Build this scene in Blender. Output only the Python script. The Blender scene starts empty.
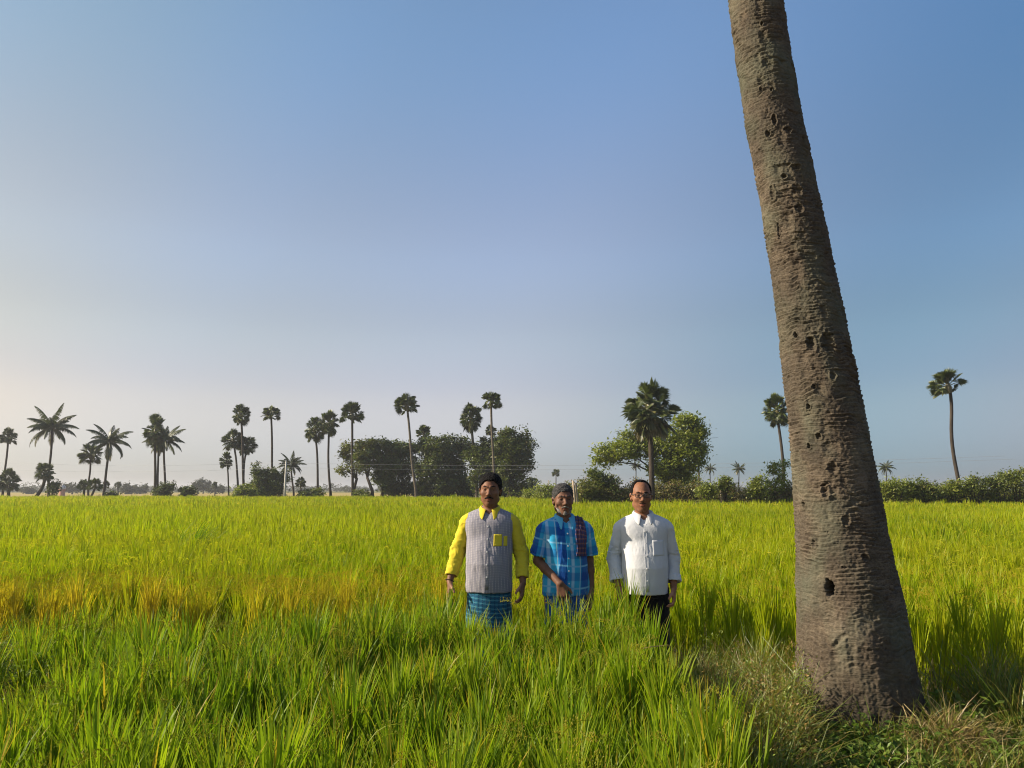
import bpy, math, random
import numpy as np
from mathutils import Vector

# ------------------------------------------------------------------ camera
C = bpy.context.scene
COL = C.collection
EYE = 1.58
PITCH = math.radians(7.77)
FPX = 770.0
cam_d = bpy.data.cameras.new('camera')
cam_d.sensor_width = 36.0
cam_d.lens = FPX / 1024 * 36
cam_d.clip_start = 0.05
cam_d.clip_end = 6000
cam = bpy.data.objects.new('camera', cam_d)
COL.objects.link(cam)
cam.location = (0, 0, EYE)
cam.rotation_euler = (math.pi / 2 + PITCH, 0, 0)
C.camera = cam

# ------------------------------------------------------------------ sun and sky
SUN_EL = math.radians(29)
SUN_AZ = math.radians(268)       # clockwise from the view direction: square from the left
S = Vector((math.sin(SUN_AZ) * math.cos(SUN_EL), math.cos(SUN_AZ) * math.cos(SUN_EL), math.sin(SUN_EL)))
SKY_SIDE = ((-0.58, (0.489, 0.539, 0.61)), (-0.33, (0.454, 0.642, 0.733)), (0.1, (0.995, 1.012, 1.023)), (0.37, (0.955, 0.955, 0.905)), (0.62, (1.0, 0.92, 0.745)))
SKY_LOW = ((0.0, (0.45, 0.47, 0.655)), (0.12, (0.90, 0.650, 0.600)), (0.2, (1.0, 0.745, 0.635)), (0.3, (1.094, 0.86, 0.77)), (0.56, (0.975, 1.006, 1.006)))
HAZE = 0.0006
W = bpy.data.worlds.new('World')
C.world = W
W.use_nodes = True
wn = W.node_tree.nodes
wn.clear()
sky = wn.new('ShaderNodeTexSky')
sky.sky_type = 'NISHITA'
sky.sun_disc = False
sky.sun_elevation = SUN_EL
sky.sun_rotation = SUN_AZ
sky.altitude = 0
sky.air_density = 1.0
sky.dust_density = 0.5
sky.ozone_density = 2.0
bg = wn.new('ShaderNodeBackground')
bg.inputs['Strength'].default_value = 0.118
wo = wn.new('ShaderNodeOutputWorld')
# dusty air: the whole sky is paler towards the sun's side and greyer low down
wl = W.node_tree.links
wtc = wn.new('ShaderNodeTexCoord')
wdot = wn.new('ShaderNodeVectorMath'); wdot.operation = 'DOT_PRODUCT'
wdot.inputs[1].default_value = S
wl.new(wtc.outputs['Generated'], wdot.inputs[0])
wsep = wn.new('ShaderNodeSeparateXYZ'); wl.new(wtc.outputs['Generated'], wsep.inputs[0])
def sky_ramp(src, lo, hi, stops):
    mr = wn.new('ShaderNodeMapRange'); wl.new(src, mr.inputs[0])
    mr.inputs[1].default_value = lo; mr.inputs[2].default_value = hi
    r = wn.new('ShaderNodeValToRGB'); wl.new(mr.outputs[0], r.inputs[0])
    r.color_ramp.interpolation = 'EASE'
    e = r.color_ramp.elements
    while len(e) < len(stops): e.new(0.5)
    for el, (p, c) in zip(e, stops):
        el.position = (p - lo) / (hi - lo); el.color = (c[0] / 2, c[1] / 2, c[2] / 2, 1)
    return r.outputs[0]
side = sky_ramp(wdot.outputs['Value'], -1, 1, SKY_SIDE)
low = sky_ramp(wsep.outputs[2], -0.1, 0.9, SKY_LOW)
wm1 = wn.new('ShaderNodeVectorMath'); wm1.operation = 'MULTIPLY'; wl.new(side, wm1.inputs[0]); wl.new(low, wm1.inputs[1])
wm2 = wn.new('ShaderNodeVectorMath'); wm2.operation = 'MULTIPLY'; wl.new(wm1.outputs[0], wm2.inputs[0]); wl.new(sky.outputs[0], wm2.inputs[1])
wm3 = wn.new('ShaderNodeVectorMath'); wm3.operation = 'SCALE'; wm3.inputs['Scale'].default_value = 4.0; wl.new(wm2.outputs[0], wm3.inputs[0])
wl.new(wm3.outputs[0], bg.inputs[0])
W.node_tree.links.new(bg.outputs[0], wo.inputs[0])
sun_d = bpy.data.lights.new('sun', 'SUN')
sun_d.energy = 5.0
sun_d.angle = math.radians(0.6)
sun_d.color = (1.0, 0.87, 0.68)
sun = bpy.data.objects.new('sun', sun_d)
COL.objects.link(sun)
sun.rotation_euler = S.to_track_quat('Z', 'Y').to_euler()
sun.location = S * 50
C.view_settings.view_transform = 'Standard'
C.view_settings.look = 'None'
C.view_settings.exposure = 0.8
C.view_settings.gamma = 1.0
C.view_settings.use_curve_mapping = False
C.render.engine = 'CYCLES'
cy = C.cycles
cy.max_bounces = 8
cy.diffuse_bounces = 4
cy.glossy_bounces = 2
cy.transmission_bounces = 4
cy.transparent_max_bounces = 8
cy.volume_bounces = 0
cy.caustics_reflective = False
cy.caustics_refractive = False
cy.use_denoising = True
C.cycles.filter_width = 1.1

R = np.random.default_rng(7)
rnd = random.Random(5)

# ------------------------------------------------------------------ helpers
def ray(px, py):
    a = (px - 512) / FPX
    b = (384 - py) / FPX
    return np.array((a, math.cos(PITCH) - b * math.sin(PITCH), math.sin(PITCH) + b * math.cos(PITCH)))

def at(px, py, Y):
    """the world point seen at that pixel, Y metres in front of the camera"""
    r = ray(px, py)
    return np.array((0, 0, EYE)) + r * (Y / r[1])

def gauss(n, s=1.0):
    return R.normal(0, s, n)

def uni(a, b, n):
    return R.uniform(a, b, n)

_M = np.uint32(0xffffffff)
def _hash(ix, iy, iz, seed):
    h = (ix.astype(np.int64) * 374761393 + iy.astype(np.int64) * 668265263 + iz.astype(np.int64) * 2147483647 + seed * 1274126177) & 0xffffffff
    h = ((h ^ (h >> 13)) * 1274126177) & 0xffffffff
    h = (h ^ (h >> 16)) & 0xffffff
    return h.astype(np.float32) / 16777215.0

def vnoise(x, y, z=0.0, seed=0):
    """smooth value noise in 0..1"""
    x, y, z = np.broadcast_arrays(np.asarray(x, np.float64), np.asarray(y, np.float64), np.asarray(z, np.float64))
    ix, iy, iz = np.floor(x).astype(np.int64), np.floor(y).astype(np.int64), np.floor(z).astype(np.int64)
    fx, fy, fz = x - ix, y - iy, z - iz
    fx, fy, fz = fx * fx * (3 - 2 * fx), fy * fy * (3 - 2 * fy), fz * fz * (3 - 2 * fz)
    r = 0
    for dx in (0, 1):
        for dy in (0, 1):
            for dz in (0, 1):
                w = (fx if dx else 1 - fx) * (fy if dy else 1 - fy) * (fz if dz else 1 - fz)
                r = r + w * _hash(ix + dx, iy + dy, iz + dz, seed)
    return r

def fbm(x, y, z=0.0, seed=0, oct=4):
    r, a, t = 0, 1.0, 0
    for o in range(oct):
        f = 2.03 ** o
        r = r + a * vnoise(np.asarray(x) * f, np.asarray(y) * f, np.asarray(z) * f, seed + o * 17)
        t += a
        a *= 0.5
    return r / t

def mesh(name, verts, faces, mat, smooth=False, attrs=None, parent=None, mat_index=None):
    """one mesh object; faces is an (n,3) or (n,4) array or a list of such arrays"""
    if not isinstance(faces, (list, tuple)):
        faces = [faces]
    faces = [np.asarray(f, np.int32) for f in faces if len(f)]
    verts = np.asarray(verts, np.float32).reshape(-1, 3)
    me = bpy.data.meshes.new(name)
    me.vertices.add(len(verts))
    me.vertices.foreach_set('co', verts.ravel())
    loops = np.concatenate([f.ravel() for f in faces])
    sizes = np.concatenate([np.full(len(f), f.shape[1], np.int32) for f in faces])
    starts = np.concatenate([[0], np.cumsum(sizes)[:-1]]).astype(np.int32)
    me.loops.add(len(loops))
    me.loops.foreach_set('vertex_index', loops)
    me.polygons.add(len(sizes))
    me.polygons.foreach_set('loop_start', starts)
    me.polygons.foreach_set('use_smooth', np.full(len(sizes), smooth, bool))
    if mat_index is not None:
        me.polygons.foreach_set('material_index', np.asarray(mat_index, np.int32))
    for k, v in (attrs or {}).items():
        a = me.attributes.new(k, 'FLOAT_VECTOR', 'POINT')
        a.data.foreach_set('vector', np.asarray(v, np.float32).ravel())
    me.update(calc_edges=True)
    for m in (mat if isinstance(mat, (list, tuple)) else [mat]):
        me.materials.append(m)
    o = bpy.data.objects.new(name, me)
    COL.objects.link(o)
    if parent is not None:
        o.parent = parent
    return o

def tag(o, label=None, cat=None, group=None, kind=None):
    if label: o['label'] = label
    if cat: o['category'] = cat
    if group: o['group'] = group
    if kind: o['kind'] = kind
    return o

def thing(name, label, cat, loc=(0, 0, 0), group=None, rz=0.0):
    o = bpy.data.objects.new(name, None)
    o.empty_display_size = 0.2
    COL.objects.link(o)
    o.location = [float(v) for v in loc]
    o.rotation_euler = (0, 0, rz)
    return tag(o, label, cat, group)

def tube(pts, radii, n=8, cap=True):
    """verts and quads of a tapered tube along pts"""
    pts = np.asarray(pts, float)
    radii = np.broadcast_to(np.asarray(radii, float), (len(pts),))
    t = np.gradient(pts, axis=0)
    t /= np.linalg.norm(t, axis=1)[:, None] + 1e-9
    ref = np.array((1.0, 0, 0)) if abs(t[0, 0]) < 0.8 else np.array((0, 1.0, 0))
    u = np.cross(t, ref)
    u /= np.linalg.norm(u, axis=1)[:, None] + 1e-9
    v = np.cross(t, u)
    a = np.arange(n) * 2 * math.pi / n
    ring = pts[:, None, :] + radii[:, None, None] * (np.cos(a)[None, :, None] * u[:, None, :] + np.sin(a)[None, :, None] * v[:, None, :])
    V = ring.reshape(-1, 3)
    i = np.arange(len(pts) - 1)[:, None] * n
    j = np.arange(n)[None, :]
    k = (j + 1) % n
    F = np.stack([i + j, i + k, i + n + k, i + n + j], -1).reshape(-1, 4)
    fs = [F]
    if cap:
        V = np.concatenate([V, pts[:1], pts[-1:]])
        c0, c1 = len(V) - 2, len(V) - 1
        j = np.arange(n); k = (j + 1) % n; b = (len(pts) - 1) * n
        fs.append(np.concatenate([np.stack([k, j, np.full(n, c0)], -1), np.stack([b + j, b + k, np.full(n, c1)], -1)]))
    return V, fs

class MB:
    """collects pieces of one mesh"""
    def __init__(self):
        self.v, self.q, self.t, self.n, self.a = [], [], [], 0, []
    def add(self, V, F, a=None):
        V = np.asarray(V, float).reshape(-1, 3)
        for f in (F if isinstance(F, (list, tuple)) else [F]):
            f = np.asarray(f)
            if len(f):
                (self.q if f.shape[1] == 4 else self.t).append(f + self.n)
        self.v.append(V)
        self.n += len(V)
        if a is None:
            a = np.zeros((len(V), 3))
        self.a.append(np.broadcast_to(np.asarray(a, float), (len(V), 3)))
        return self
    def arrays(self):
        fs = []
        if self.q: fs.append(np.concatenate(self.q))
        if self.t: fs.append(np.concatenate(self.t))
        return np.concatenate(self.v), fs, np.concatenate(self.a)
    def build(self, name, mat, parent=None, smooth=False):
        V, fs, a = self.arrays()
        return mesh(name, V, fs, mat, smooth, {'data': a}, parent)

# ------------------------------------------------------------------ materials
def mat_new(name):
    m = bpy.data.materials.new(name)
    m.use_nodes = True
    m.node_tree.nodes.clear()
    return m, m.node_tree.nodes, m.node_tree.links

def N(nodes, kind, **kw):
    n = nodes.new(kind)
    for k, v in kw.items():
        if k in n.inputs.keys():
            n.inputs[k].default_value = v
        else:
            setattr(n, k, v)
    return n

def mix(nodes, links, fac, a, b, blend='MIX'):
    m = nodes.new('ShaderNodeMix')
    m.data_type = 'RGBA'
    m.blend_type = blend
    for sock, v in ((m.inputs[0], fac), (m.inputs[6], a), (m.inputs[7], b)):
        if hasattr(v, 'links'):
            links.new(v, sock)
        elif isinstance(v, (int, float)):
            sock.default_value = v
        else:
            sock.default_value = (*v, 1) if len(v) == 3 else v
    return m.outputs[2]

def maprange(nodes, links, v, a, b, c=0.0, d=1.0):
    m = nodes.new('ShaderNodeMapRange')
    links.new(v, m.inputs[0])
    for i, x in zip((1, 2, 3, 4), (a, b, c, d)):
        m.inputs[i].default_value = x
    return m.outputs[0]

def leaf_mat(name, dark, light, ripe, translucent=0.42, gloss=0.06, trans_tint=(1.15, 1.2, 0.6), patch=0.0):
    """leaf blades: per-leaf 'data' = (tint, place along the leaf, ripeness)"""
    m, n, l = mat_new(name)
    at_ = N(n, 'ShaderNodeAttribute', attribute_name='data')
    sep = n.new('ShaderNodeSeparateXYZ')
    l.new(at_.outputs['Vector'], sep.inputs[0])
    c = mix(n, l, sep.outputs[0], dark, light)
    c = mix(n, l, sep.outputs[2], c, ripe)
    d = n.new('ShaderNodeBsdfDiffuse'); l.new(c, d.inputs[0])
    t = n.new('ShaderNodeBsdfTranslucent')
    tc = mix(n, l, 1.0, c, trans_tint, 'MULTIPLY'); l.new(tc, t.inputs[0])
    ms = n.new('ShaderNodeMixShader'); ms.inputs[0].default_value = translucent
    l.new(d.outputs[0], ms.inputs[1]); l.new(t.outputs[0], ms.inputs[2])
    g = N(n, 'ShaderNodeBsdfGlossy', Roughness=0.45)
    ms2 = n.new('ShaderNodeMixShader'); ms2.inputs[0].default_value = gloss
    l.new(ms.outputs[0], ms2.inputs[1]); l.new(g.outputs[0], ms2.inputs[2])
    o = n.new('ShaderNodeOutputMaterial'); l.new(ms2.outputs[0], o.inputs[0])
    return m

def plain_mat(name, c1, c2, scale=8.0, rough=0.8, bump=0.0, bump_scale=40.0, spec=0.3, coord='Object', stretch=(1, 1, 1), detail=5.0):
    m, n, l = mat_new(name)
    tc = n.new('ShaderNodeTexCoord')
    mp = n.new('ShaderNodeMapping'); mp.inputs['Scale'].default_value = stretch
    l.new(tc.outputs[coord], mp.inputs[0])
    ns = N(n, 'ShaderNodeTexNoise', Scale=scale, Detail=detail, Roughness=0.6); l.new(mp.outputs[0], ns.inputs['Vector'])
    c = mix(n, l, maprange(n, l, ns.outputs[0], 0.3, 0.7), c1, c2)
    p = N(n, 'ShaderNodeBsdfPrincipled', Roughness=rough)
    p.inputs['Specular IOR Level'].default_value = spec
    l.new(c, p.inputs['Base Color'])
    if bump:
        nb = N(n, 'ShaderNodeTexNoise', Scale=bump_scale, Detail=6.0, Roughness=0.65); l.new(mp.outputs[0], nb.inputs['Vector'])
        b = N(n, 'ShaderNodeBump', Strength=bump, Distance=0.02); l.new(nb.outputs[0], b.inputs['Height'])
        l.new(b.outputs[0], p.inputs['Normal'])
    o = n.new('ShaderNodeOutputMaterial'); l.new(p.outputs[0], o.inputs[0])
    return m

M = {}
M['soil'] = plain_mat('soil', (0.10, 0.075, 0.045), (0.17, 0.13, 0.07), 1.2, 0.95, 0.6, 12.0, 0.1)
M['rice'] = leaf_mat('rice_leaf', (0.085, 0.165, 0.008), (0.285, 0.385, 0.015), (0.46, 0.32, 0.035), 0.50, 0.012)
M['ripe_rice'] = leaf_mat('ripe_rice_leaf', (0.14, 0.225, 0.004), (0.36, 0.43, 0.006), (0.50, 0.385, 0.028), 0.50, 0.008)
M['weed'] = leaf_mat('weed_leaf', (0.08, 0.13, 0.020), (0.23, 0.30, 0.032), (0.38, 0.22, 0.065), 0.4, 0.04)
M['dry_grass'] = leaf_mat('dry_grass_blade', (0.24, 0.19, 0.07), (0.40, 0.31, 0.12), (0.24, 0.15, 0.06), 0.3, 0.03, (1.1, 1.0, 0.8))
# ------------------------------------------------------------------ ground: one sheet with the earth bunds between the plots
BUND = np.array(((-60, 7.0), (-6.0, 6.15), (-2, 5.95), (0.9, 5.75), (2.1, 4.95), (3.2, 4.75), (8, 4.4), (40, 3.0)))
def bund_y(x):
    return np.interp(x, BUND[:, 0], BUND[:, 1])

def ground_z(x, y):
    x, y = np.asarray(x, float), np.asarray(y, float)
    d = y - bund_y(x)
    z = 0.06 * np.exp(-(d / 0.42) ** 2)
    path = 0.10 / (1 + np.exp(-(x - 0.95) / 0.14)) / (1 + np.exp((y - bund_y(x) - 0.15) / 0.12)) / (1 + np.exp(-(y - 1.0) / 0.2)) / (1 + np.exp((x - 4.5) / 0.4))
    mound = 0.13 * np.exp(-(((x - 2.12) / 0.8) ** 2 + ((y - 4.8) / 0.7) ** 2))
    rough = 0.035 * (fbm(x * 3.1, y * 3.1, 0, 3, 3) - 0.5)
    far = np.clip((np.hypot(x, y) - 12) / 10, 0, 1)
    return (z + path + mound) * (1 - far) + rough * (1 - far)

gx = np.concatenate([-np.geomspace(10, 1500, 40)[::-1], np.linspace(-9.9, 9.9, 200), np.geomspace(10, 1500, 40)])
gy = np.concatenate([-np.geomspace(2, 300, 16)[::-1], np.linspace(-1.9, 12, 150), np.geomspace(12.2, 2200, 60)])
GX, GY = np.meshgrid(gx, gy)
GZ = ground_z(GX, GY)
nx, ny = len(gx), len(gy)
ii = (np.arange(ny - 1)[:, None] * nx + np.arange(nx - 1)[None, :])
gF = np.stack([ii, ii + 1, ii + nx + 1, ii + nx], -1).reshape(-1, 4)
tag(mesh('ground', np.stack([GX, GY, GZ], -1), gF, M['soil'], True), kind='structure')

def edge_y(x):
    """far edge of the ripe plot"""
    return np.minimum(84.0, 69.5 - 0.88 * np.asarray(x))

# ------------------------------------------------------------------ leaf blades
def blades(base, az, th0, droop, L, Wd, nseg, data_t, data_r, roll=None, tipw=0.04, power=1.6, basew=0.55):
    n = len(base)
    s = np.linspace(0, 1, nseg + 1)
    sm = (s[:-1] + s[1:]) / 2
    th = th0[:, None] + droop[:, None] * sm[None, :] ** power
    ds = (L / nseg)[:, None]
    hx = np.concatenate([np.zeros((n, 1)), np.cumsum(np.sin(th) * ds, 1)], 1)
    hz = np.concatenate([np.zeros((n, 1)), np.cumsum(np.cos(th) * ds, 1)], 1)
    ca, sa = np.cos(az)[:, None], np.sin(az)[:, None]
    P = np.stack([base[:, 0:1] + hx * ca, base[:, 1:2] + hx * sa, base[:, 2:3] + hz], -1)
    if roll is None:
        roll = uni(-0.9, 0.9, n)
    thn = np.concatenate([th, th[:, -1:]], 1)
    cr, sr = np.cos(roll)[:, None], np.sin(roll)[:, None]
    nx_, nz_ = np.cos(thn), -np.sin(thn)
    side = np.stack([-sa * cr + nx_ * ca * sr, ca * cr + nx_ * sa * sr, nz_ * sr], -1)
    prof = (basew + (1 - basew) * np.minimum(1, s / 0.3)) * (1 - (1 - tipw) * np.clip((s - 0.35) / 0.65, 0, 1) ** 1.7)
    hw = (Wd[:, None] * prof[None, :] / 2)[:, :, None]
    V = np.stack([P - side * hw, P + side * hw], 2)
    k = (np.arange(n)[:, None] * (nseg + 1) + np.arange(nseg)[None, :]) * 2
    F = np.stack([k, k + 1, k + 3, k + 2], -1).reshape(-1, 4)
    D = np.empty((n, nseg + 1, 2, 3), np.float32)
    D[..., 0] = data_t[:, None, None]
    D[..., 1] = s[None, :, None]
    D[..., 2] = np.asarray(data_r).reshape(n, -1)[:, :, None] if np.ndim(data_r) > 1 else data_r[:, None, None]
    return V.reshape(-1, 3), F, D.reshape(-1, 3)

def hills(y0, y1, spacing, margin=1.2, spread=0.75, ymax=None):
    """planting spots on a jittered grid in the part of the field the camera can see"""
    pts = []
    y = y0
    while y < y1:
        half = spread * y + margin
        n = int(2 * half / spacing)
        x = np.linspace(-half, half, n) + uni(-0.4, 0.4, n) * spacing + uni(-0.5, 0.5, 1) * spacing
        pts.append(np.stack([x, y + uni(-0.4, 0.4, n) * spacing], 1))
        y += spacing
    return np.concatenate(pts)

MEN = ((-0.165, 5.72), (0.395, 5.74), (0.965, 5.72))
def clear(p, r_men=0.19):
    k = np.ones(len(p), bool)
    for mx, my in MEN:
        k &= np.hypot((p[:, 0] - mx) / 2.0, p[:, 1] - my) > r_men * 0.9
    k &= np.hypot(p[:, 0] - 2.12, p[:, 1] - 4.85) > 0.55
    return k

def height_at(x, y):
    return 1 + 0.22 * (fbm(x * 0.7, y * 0.7, 0, 11, 2) - 0.5) + 0.14 * (vnoise(x * 2.9, y * 2.9, 0, 12) - 0.5)

def lean_at(x, y):
    return 0.16 * (fbm(x * 0.6, y * 0.6, 0, 21, 2) - 0.5), 0.16 * (fbm(x * 0.45, y * 0.45, 0, 31, 2) - 0.5)

def rice_patch(mb, spots, leaves, canopy, Lr, Wr, nseg, ripe_fn, tint_fn, spread=0.06, tilt=(0.05, 0.42), droop=(0.1, 0.9), z0r=(0.30, 0.62)):
    n = len(spots)
    x = np.repeat(spots[:, 0], leaves); y = np.repeat(spots[:, 1], leaves)
    az = uni(0, 2 * math.pi, n * leaves)
    r = np.sqrt(uni(0, 1, n * leaves)) * spread
    bx, by = x + r * np.cos(az), y + r * np.sin(az)
    az = az + gauss(n * leaves, 0.7)
    h = height_at(x, y) * canopy * (1 + 0.09 * np.clip((y - 4.5) / 0.6, 0, 1) * (y < 5.9) * (np.abs(x - 0.4) < 1.2)) * np.repeat(1 + gauss(n, 0.075), leaves)
    L = uni(Lr[0], Lr[1], n * leaves) * (0.75 + 0.25 * h / canopy)
    th0 = uni(tilt[0], tilt[1], n * leaves) ** 1.0
    dr = uni(droop[0], droop[1], n * leaves) ** 1.5
    reach = L * np.cos(th0 + dr * 0.4)
    top = h * (1 - 0.45 * uni(0, 1, n * leaves) ** 2.3)
    z0 = np.maximum(0.02, np.minimum(top - reach, z0r[1] * h))
    lx, ly = lean_at(x, y)
    bx, by = bx + lx * z0 * 0.6, by + ly * z0 * 0.6
    base = np.stack([bx, by, ground_z(bx, by) + z0], 1)
    ripe = ripe_fn(x, y)
    V, F, D = blades(base, az, th0, dr, L, uni(Wr[0], Wr[1], n * leaves), nseg, np.clip(tint_fn(x, y) + gauss(n * leaves, 0.25), 0, 1), ripe)
    s = D[:, 1]
    tip = np.repeat((uni(0, 1, n * leaves) < 0.18), (nseg + 1) * 2) * np.clip((s - 0.7) / 0.3, 0, 1)
    D[:, 2] = np.clip(D[:, 2] + 0.8 * tip, 0, 1)
    # lean the blades with the wind
    k = (nseg + 1) * 2
    zz = V[:, 2] - np.repeat(base[:, 2], k)
    V[:, 0] += np.repeat(lx, k) * zz
    V[:, 1] += np.repeat(ly, k) * zz
    mb.add(V, F, D)

def culms(mb, spots, per, canopy, ripe, w=0.006):
    n = len(spots) * per
    x = np.repeat(spots[:, 0], per) + gauss(n, 0.035); y = np.repeat(spots[:, 1], per) + gauss(n, 0.035)
    lx, ly = lean_at(x, y)
    base = np.stack([x, y, ground_z(x, y)], 1)
    V, F, D = blades(base, uni(0, 6.28, n), uni(0.02, 0.2, n), uni(0, 0.1, n), uni(0.5, 0.75, n) * canopy, np.full(n, w), 2, uni(0, 0.6, n), np.full(n, ripe), tipw=0.6)
    k = 6
    zz = V[:, 2] - np.repeat(base[:, 2], k)
    V[:, 0] += np.repeat(lx, k) * zz; V[:, 1] += np.repeat(ly, k) * zz
    mb.add(V, F, D)

def panicles(mb, spots, per, top, ripe_lo, ripe_hi, L=(0.14, 0.24), grains=0, w=0.012):
    """bent seed heads; near ones carry single grains"""
    n = len(spots) * per
    x = np.repeat(spots[:, 0], per) + gauss(n, 0.06); y = np.repeat(spots[:, 1], per) + gauss(n, 0.06)
    z = ground_z(x, y) + top * height_at(x, y) * uni(0.80, 1.0, n)
    az = uni(0, 6.28, n)
    LL = uni(L[0], L[1], n)
    rp = uni(ripe_lo, ripe_hi, n)
    if not grains:
        for q in range(2):
            V, F, D = blades(np.stack([x, y, z], 1), az, uni(0.2, 0.7, n), uni(1.2, 2.4, n), LL, np.full(n, w), 4, uni(0.3, 1, n), rp, roll=np.full(n, 0.2 + q * 1.5), tipw=0.4, power=1.0, basew=0.3)
            mb.add(V, F, D)
        return
    th0, dr = uni(0.1, 0.6, n), uni(1.3, 2.5, n)
    t = uni(0.0, 1, (n, grains))
    s = np.linspace(0, 1, 13)
    th = th0[:, None] + dr[:, None] * s[None]
    hx = np.cumsum(np.sin(th), 1) * (LL / 12)[:, None]; hz = np.cumsum(np.cos(th), 1) * (LL / 12)[:, None]
    idx = np.clip((t * 12).astype(int), 0, 12)
    gxh = np.take_along_axis(hx, idx, 1); gzh = np.take_along_axis(hz, idx, 1)
    jit = 0.018 * (1.1 - t)
    P = np.stack([x[:, None] + gxh * np.cos(az)[:, None] + gauss((n, grains)) * jit, y[:, None] + gxh * np.sin(az)[:, None] + gauss((n, grains)) * jit,
                  z[:, None] + gzh - 0.012 * t + gauss((n, grains)) * 0.008], -1).reshape(-1, 3)
    m_ = len(P)
    ax = np.stack([gauss(m_, 0.5), gauss(m_, 0.5), -np.ones(m_)], 1); ax /= np.linalg.norm(ax, axis=1)[:, None]
    u = np.cross(ax, np.array((0.3, 1, 0.1))); u /= np.linalg.norm(u, axis=1)[:, None]; v = np.cross(ax, u)
    a, b = 0.0048, 0.0019
    V = np.stack([P + ax * a, P - ax * a, P + u * b, P + v * b, P - u * b, P - v * b], 1)
    k = np.arange(m_)[:, None] * 6
    tri = np.array(((0, 2, 3), (0, 3, 4), (0, 4, 5), (0, 5, 2), (1, 3, 2), (1, 4, 3), (1, 5, 4), (1, 2, 5)))
    F = (k[:, None, :] + tri[None]).reshape(-1, 3)
    D = np.zeros((m_, 6, 3)); D[..., 0] = uni(0.2, 1, m_)[:, None]; D[..., 2] = np.repeat(rp, grains)[:, None]
    mb.add(V.reshape(-1, 3), F, D.reshape(-1, 3))
    V, F, D = blades(np.stack([x, y, z - 0.01], 1), az, th0, dr, LL, np.full(n, 0.0035), 5, uni(0.2, 0.8, n), rp * 0.7, tipw=0.5, power=1.0)
    mb.add(V, F, D)

# the green plot in front: from the photographer's feet to the bund
near = hills(1.25, 6.0, 0.183, 1.5, 0.72)
near = near[(near[:, 1] < bund_y(near[:, 0]) - 0.06 - 0.95 * np.clip((-0.60 - near[:, 0]) / 0.7, 0, 1)) & clear(near)]
gapn = vnoise(near[:, 0] * 1.7, near[:, 1] * 1.7, 0, 41)
lim = 0.68 + 0.14 * vnoise(near[:, 1] * 3, 0, 0, 43) + np.clip(near[:, 1] - 4.0, 0, 2) * 0.05
near = near[(near[:, 0] < lim) & (gapn > 0.16)]
weedy = lambda x, y: (vnoise(x * 1.3 + 3, y * 1.3, 0, 77) > 0.0) * np.exp(-(((x + 3.3) / 0.9) ** 2 + ((y - 4.6) / 0.75) ** 2))
near = near[uni(0, 1, len(near)) > 0.8 * weedy(near[:, 0], near[:, 1])]
mb = MB()
tint_near = lambda x, y: 0.25 + 0.5 * fbm(x * 0.8, y * 0.8, 0, 51, 3)
ripe_near = lambda x, y: np.clip(0.02 + 0.22 * (vnoise(x * 5, y * 5, 0, 61) - 0.55), 0, 1) + (uni(0, 1, len(x)) < 0.035) * uni(0.4, 0.9, len(x))
rice_patch(mb, near, 84, 0.83, (0.20, 0.44), (0.0075, 0.0135), 5, ripe_near, tint_near, 0.036, (0.02, 0.30), (0.02, 0.75))
culms(mb, near, 12, 0.8, 0.1)
sel = near[uni(0, 1, len(near)) < 0.45]
panicles(mb, sel, 3, 0.82, 0.15, 0.6, (0.10, 0.18), 60)
# a few stragglers among the weeds
st = np.stack([uni(0.75, 0.98, 14), uni(2.9, 4.2, 14)], 1)
rice_patch(mb, st, 16, 0.70, (0.24, 0.46), (0.008, 0.013), 5, ripe_near, tint_near, 0.03, (0.02, 0.3), (0.02, 0.6))
tag(mb.build('rice_plants', M['rice']), 'bright green upright rice plants filling the front plot below the three men', 'rice', kind='stuff')

# the yellowing plot behind the bund, thinning its blades with distance
mb = MB()
tint_far = lambda x, y: 0.2 + 0.65 * fbm(x * 0.22, y * 0.12, 0, 53, 3)
def ripe_far(x, y):
    d = y - bund_y(x)
    gold = np.exp(-((d - 0.35) / 0.5) ** 4) * np.clip((0.3 - x) / 1.0, 0.12, 1) * np.clip(fbm(x * 2.2, y * 3.0, 0, 65, 3) * 2.8 - 0.8 + gauss(len(x), 0.18), 0, 1)
    return np.clip(0.06 + 0.35 * (fbm(x * 0.5, y * 0.3, 0, 63, 3) - 0.45) + 0.85 * gold + np.clip(gauss(len(x), 0.14), 0, 1), 0, 0.95)
f1 = hills(4.6, 14, 0.22, 1.8)
f1 = f1[(f1[:, 1] > bund_y(f1[:, 0]) + 0.14) & clear(f1, 0.26)]
rice_patch(mb, f1, 54, 0.81, (0.20, 0.40), (0.007, 0.0125), 4, ripe_far, tint_far, 0.042, (0.02, 0.28), (0.02, 0.6))
culms(mb, f1, 7, 0.8, 0.45, 0.007)
fa = f1[f1[:, 1] < 8.5]
panicles(mb, fa, 3, 0.76, 0.45, 1.0, (0.12, 0.19), 34)
fe = fa[(fa[:, 1] < bund_y(fa[:, 0]) + 0.85) & (fa[:, 0] < 0.1)]
panicles(mb, fe, 7, 0.80, 0.75, 1.0, (0.13, 0.22), 40)
panicles(mb, f1[f1[:, 1] >= 8.5], 3, 0.74, 0.2, 0.7, (0.08, 0.15), 0, 0.009)
f2 = hills(14, 34, 0.30, 2.0)
rice_patch(mb, f2, 26, 0.86, (0.30, 0.46), (0.013, 0.02), 3, ripe_far, tint_far, 0.065, (0.02, 0.28), (0.02, 0.5))
panicles(mb, f2, 2, 0.74, 0.2, 0.7, (0.08, 0.15), 0, 0.012)
f3 = hills(34, 85, 0.55, 3.0)
f3 = f3[f3[:, 1] < edge_y(f3[:, 0])]
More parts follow.
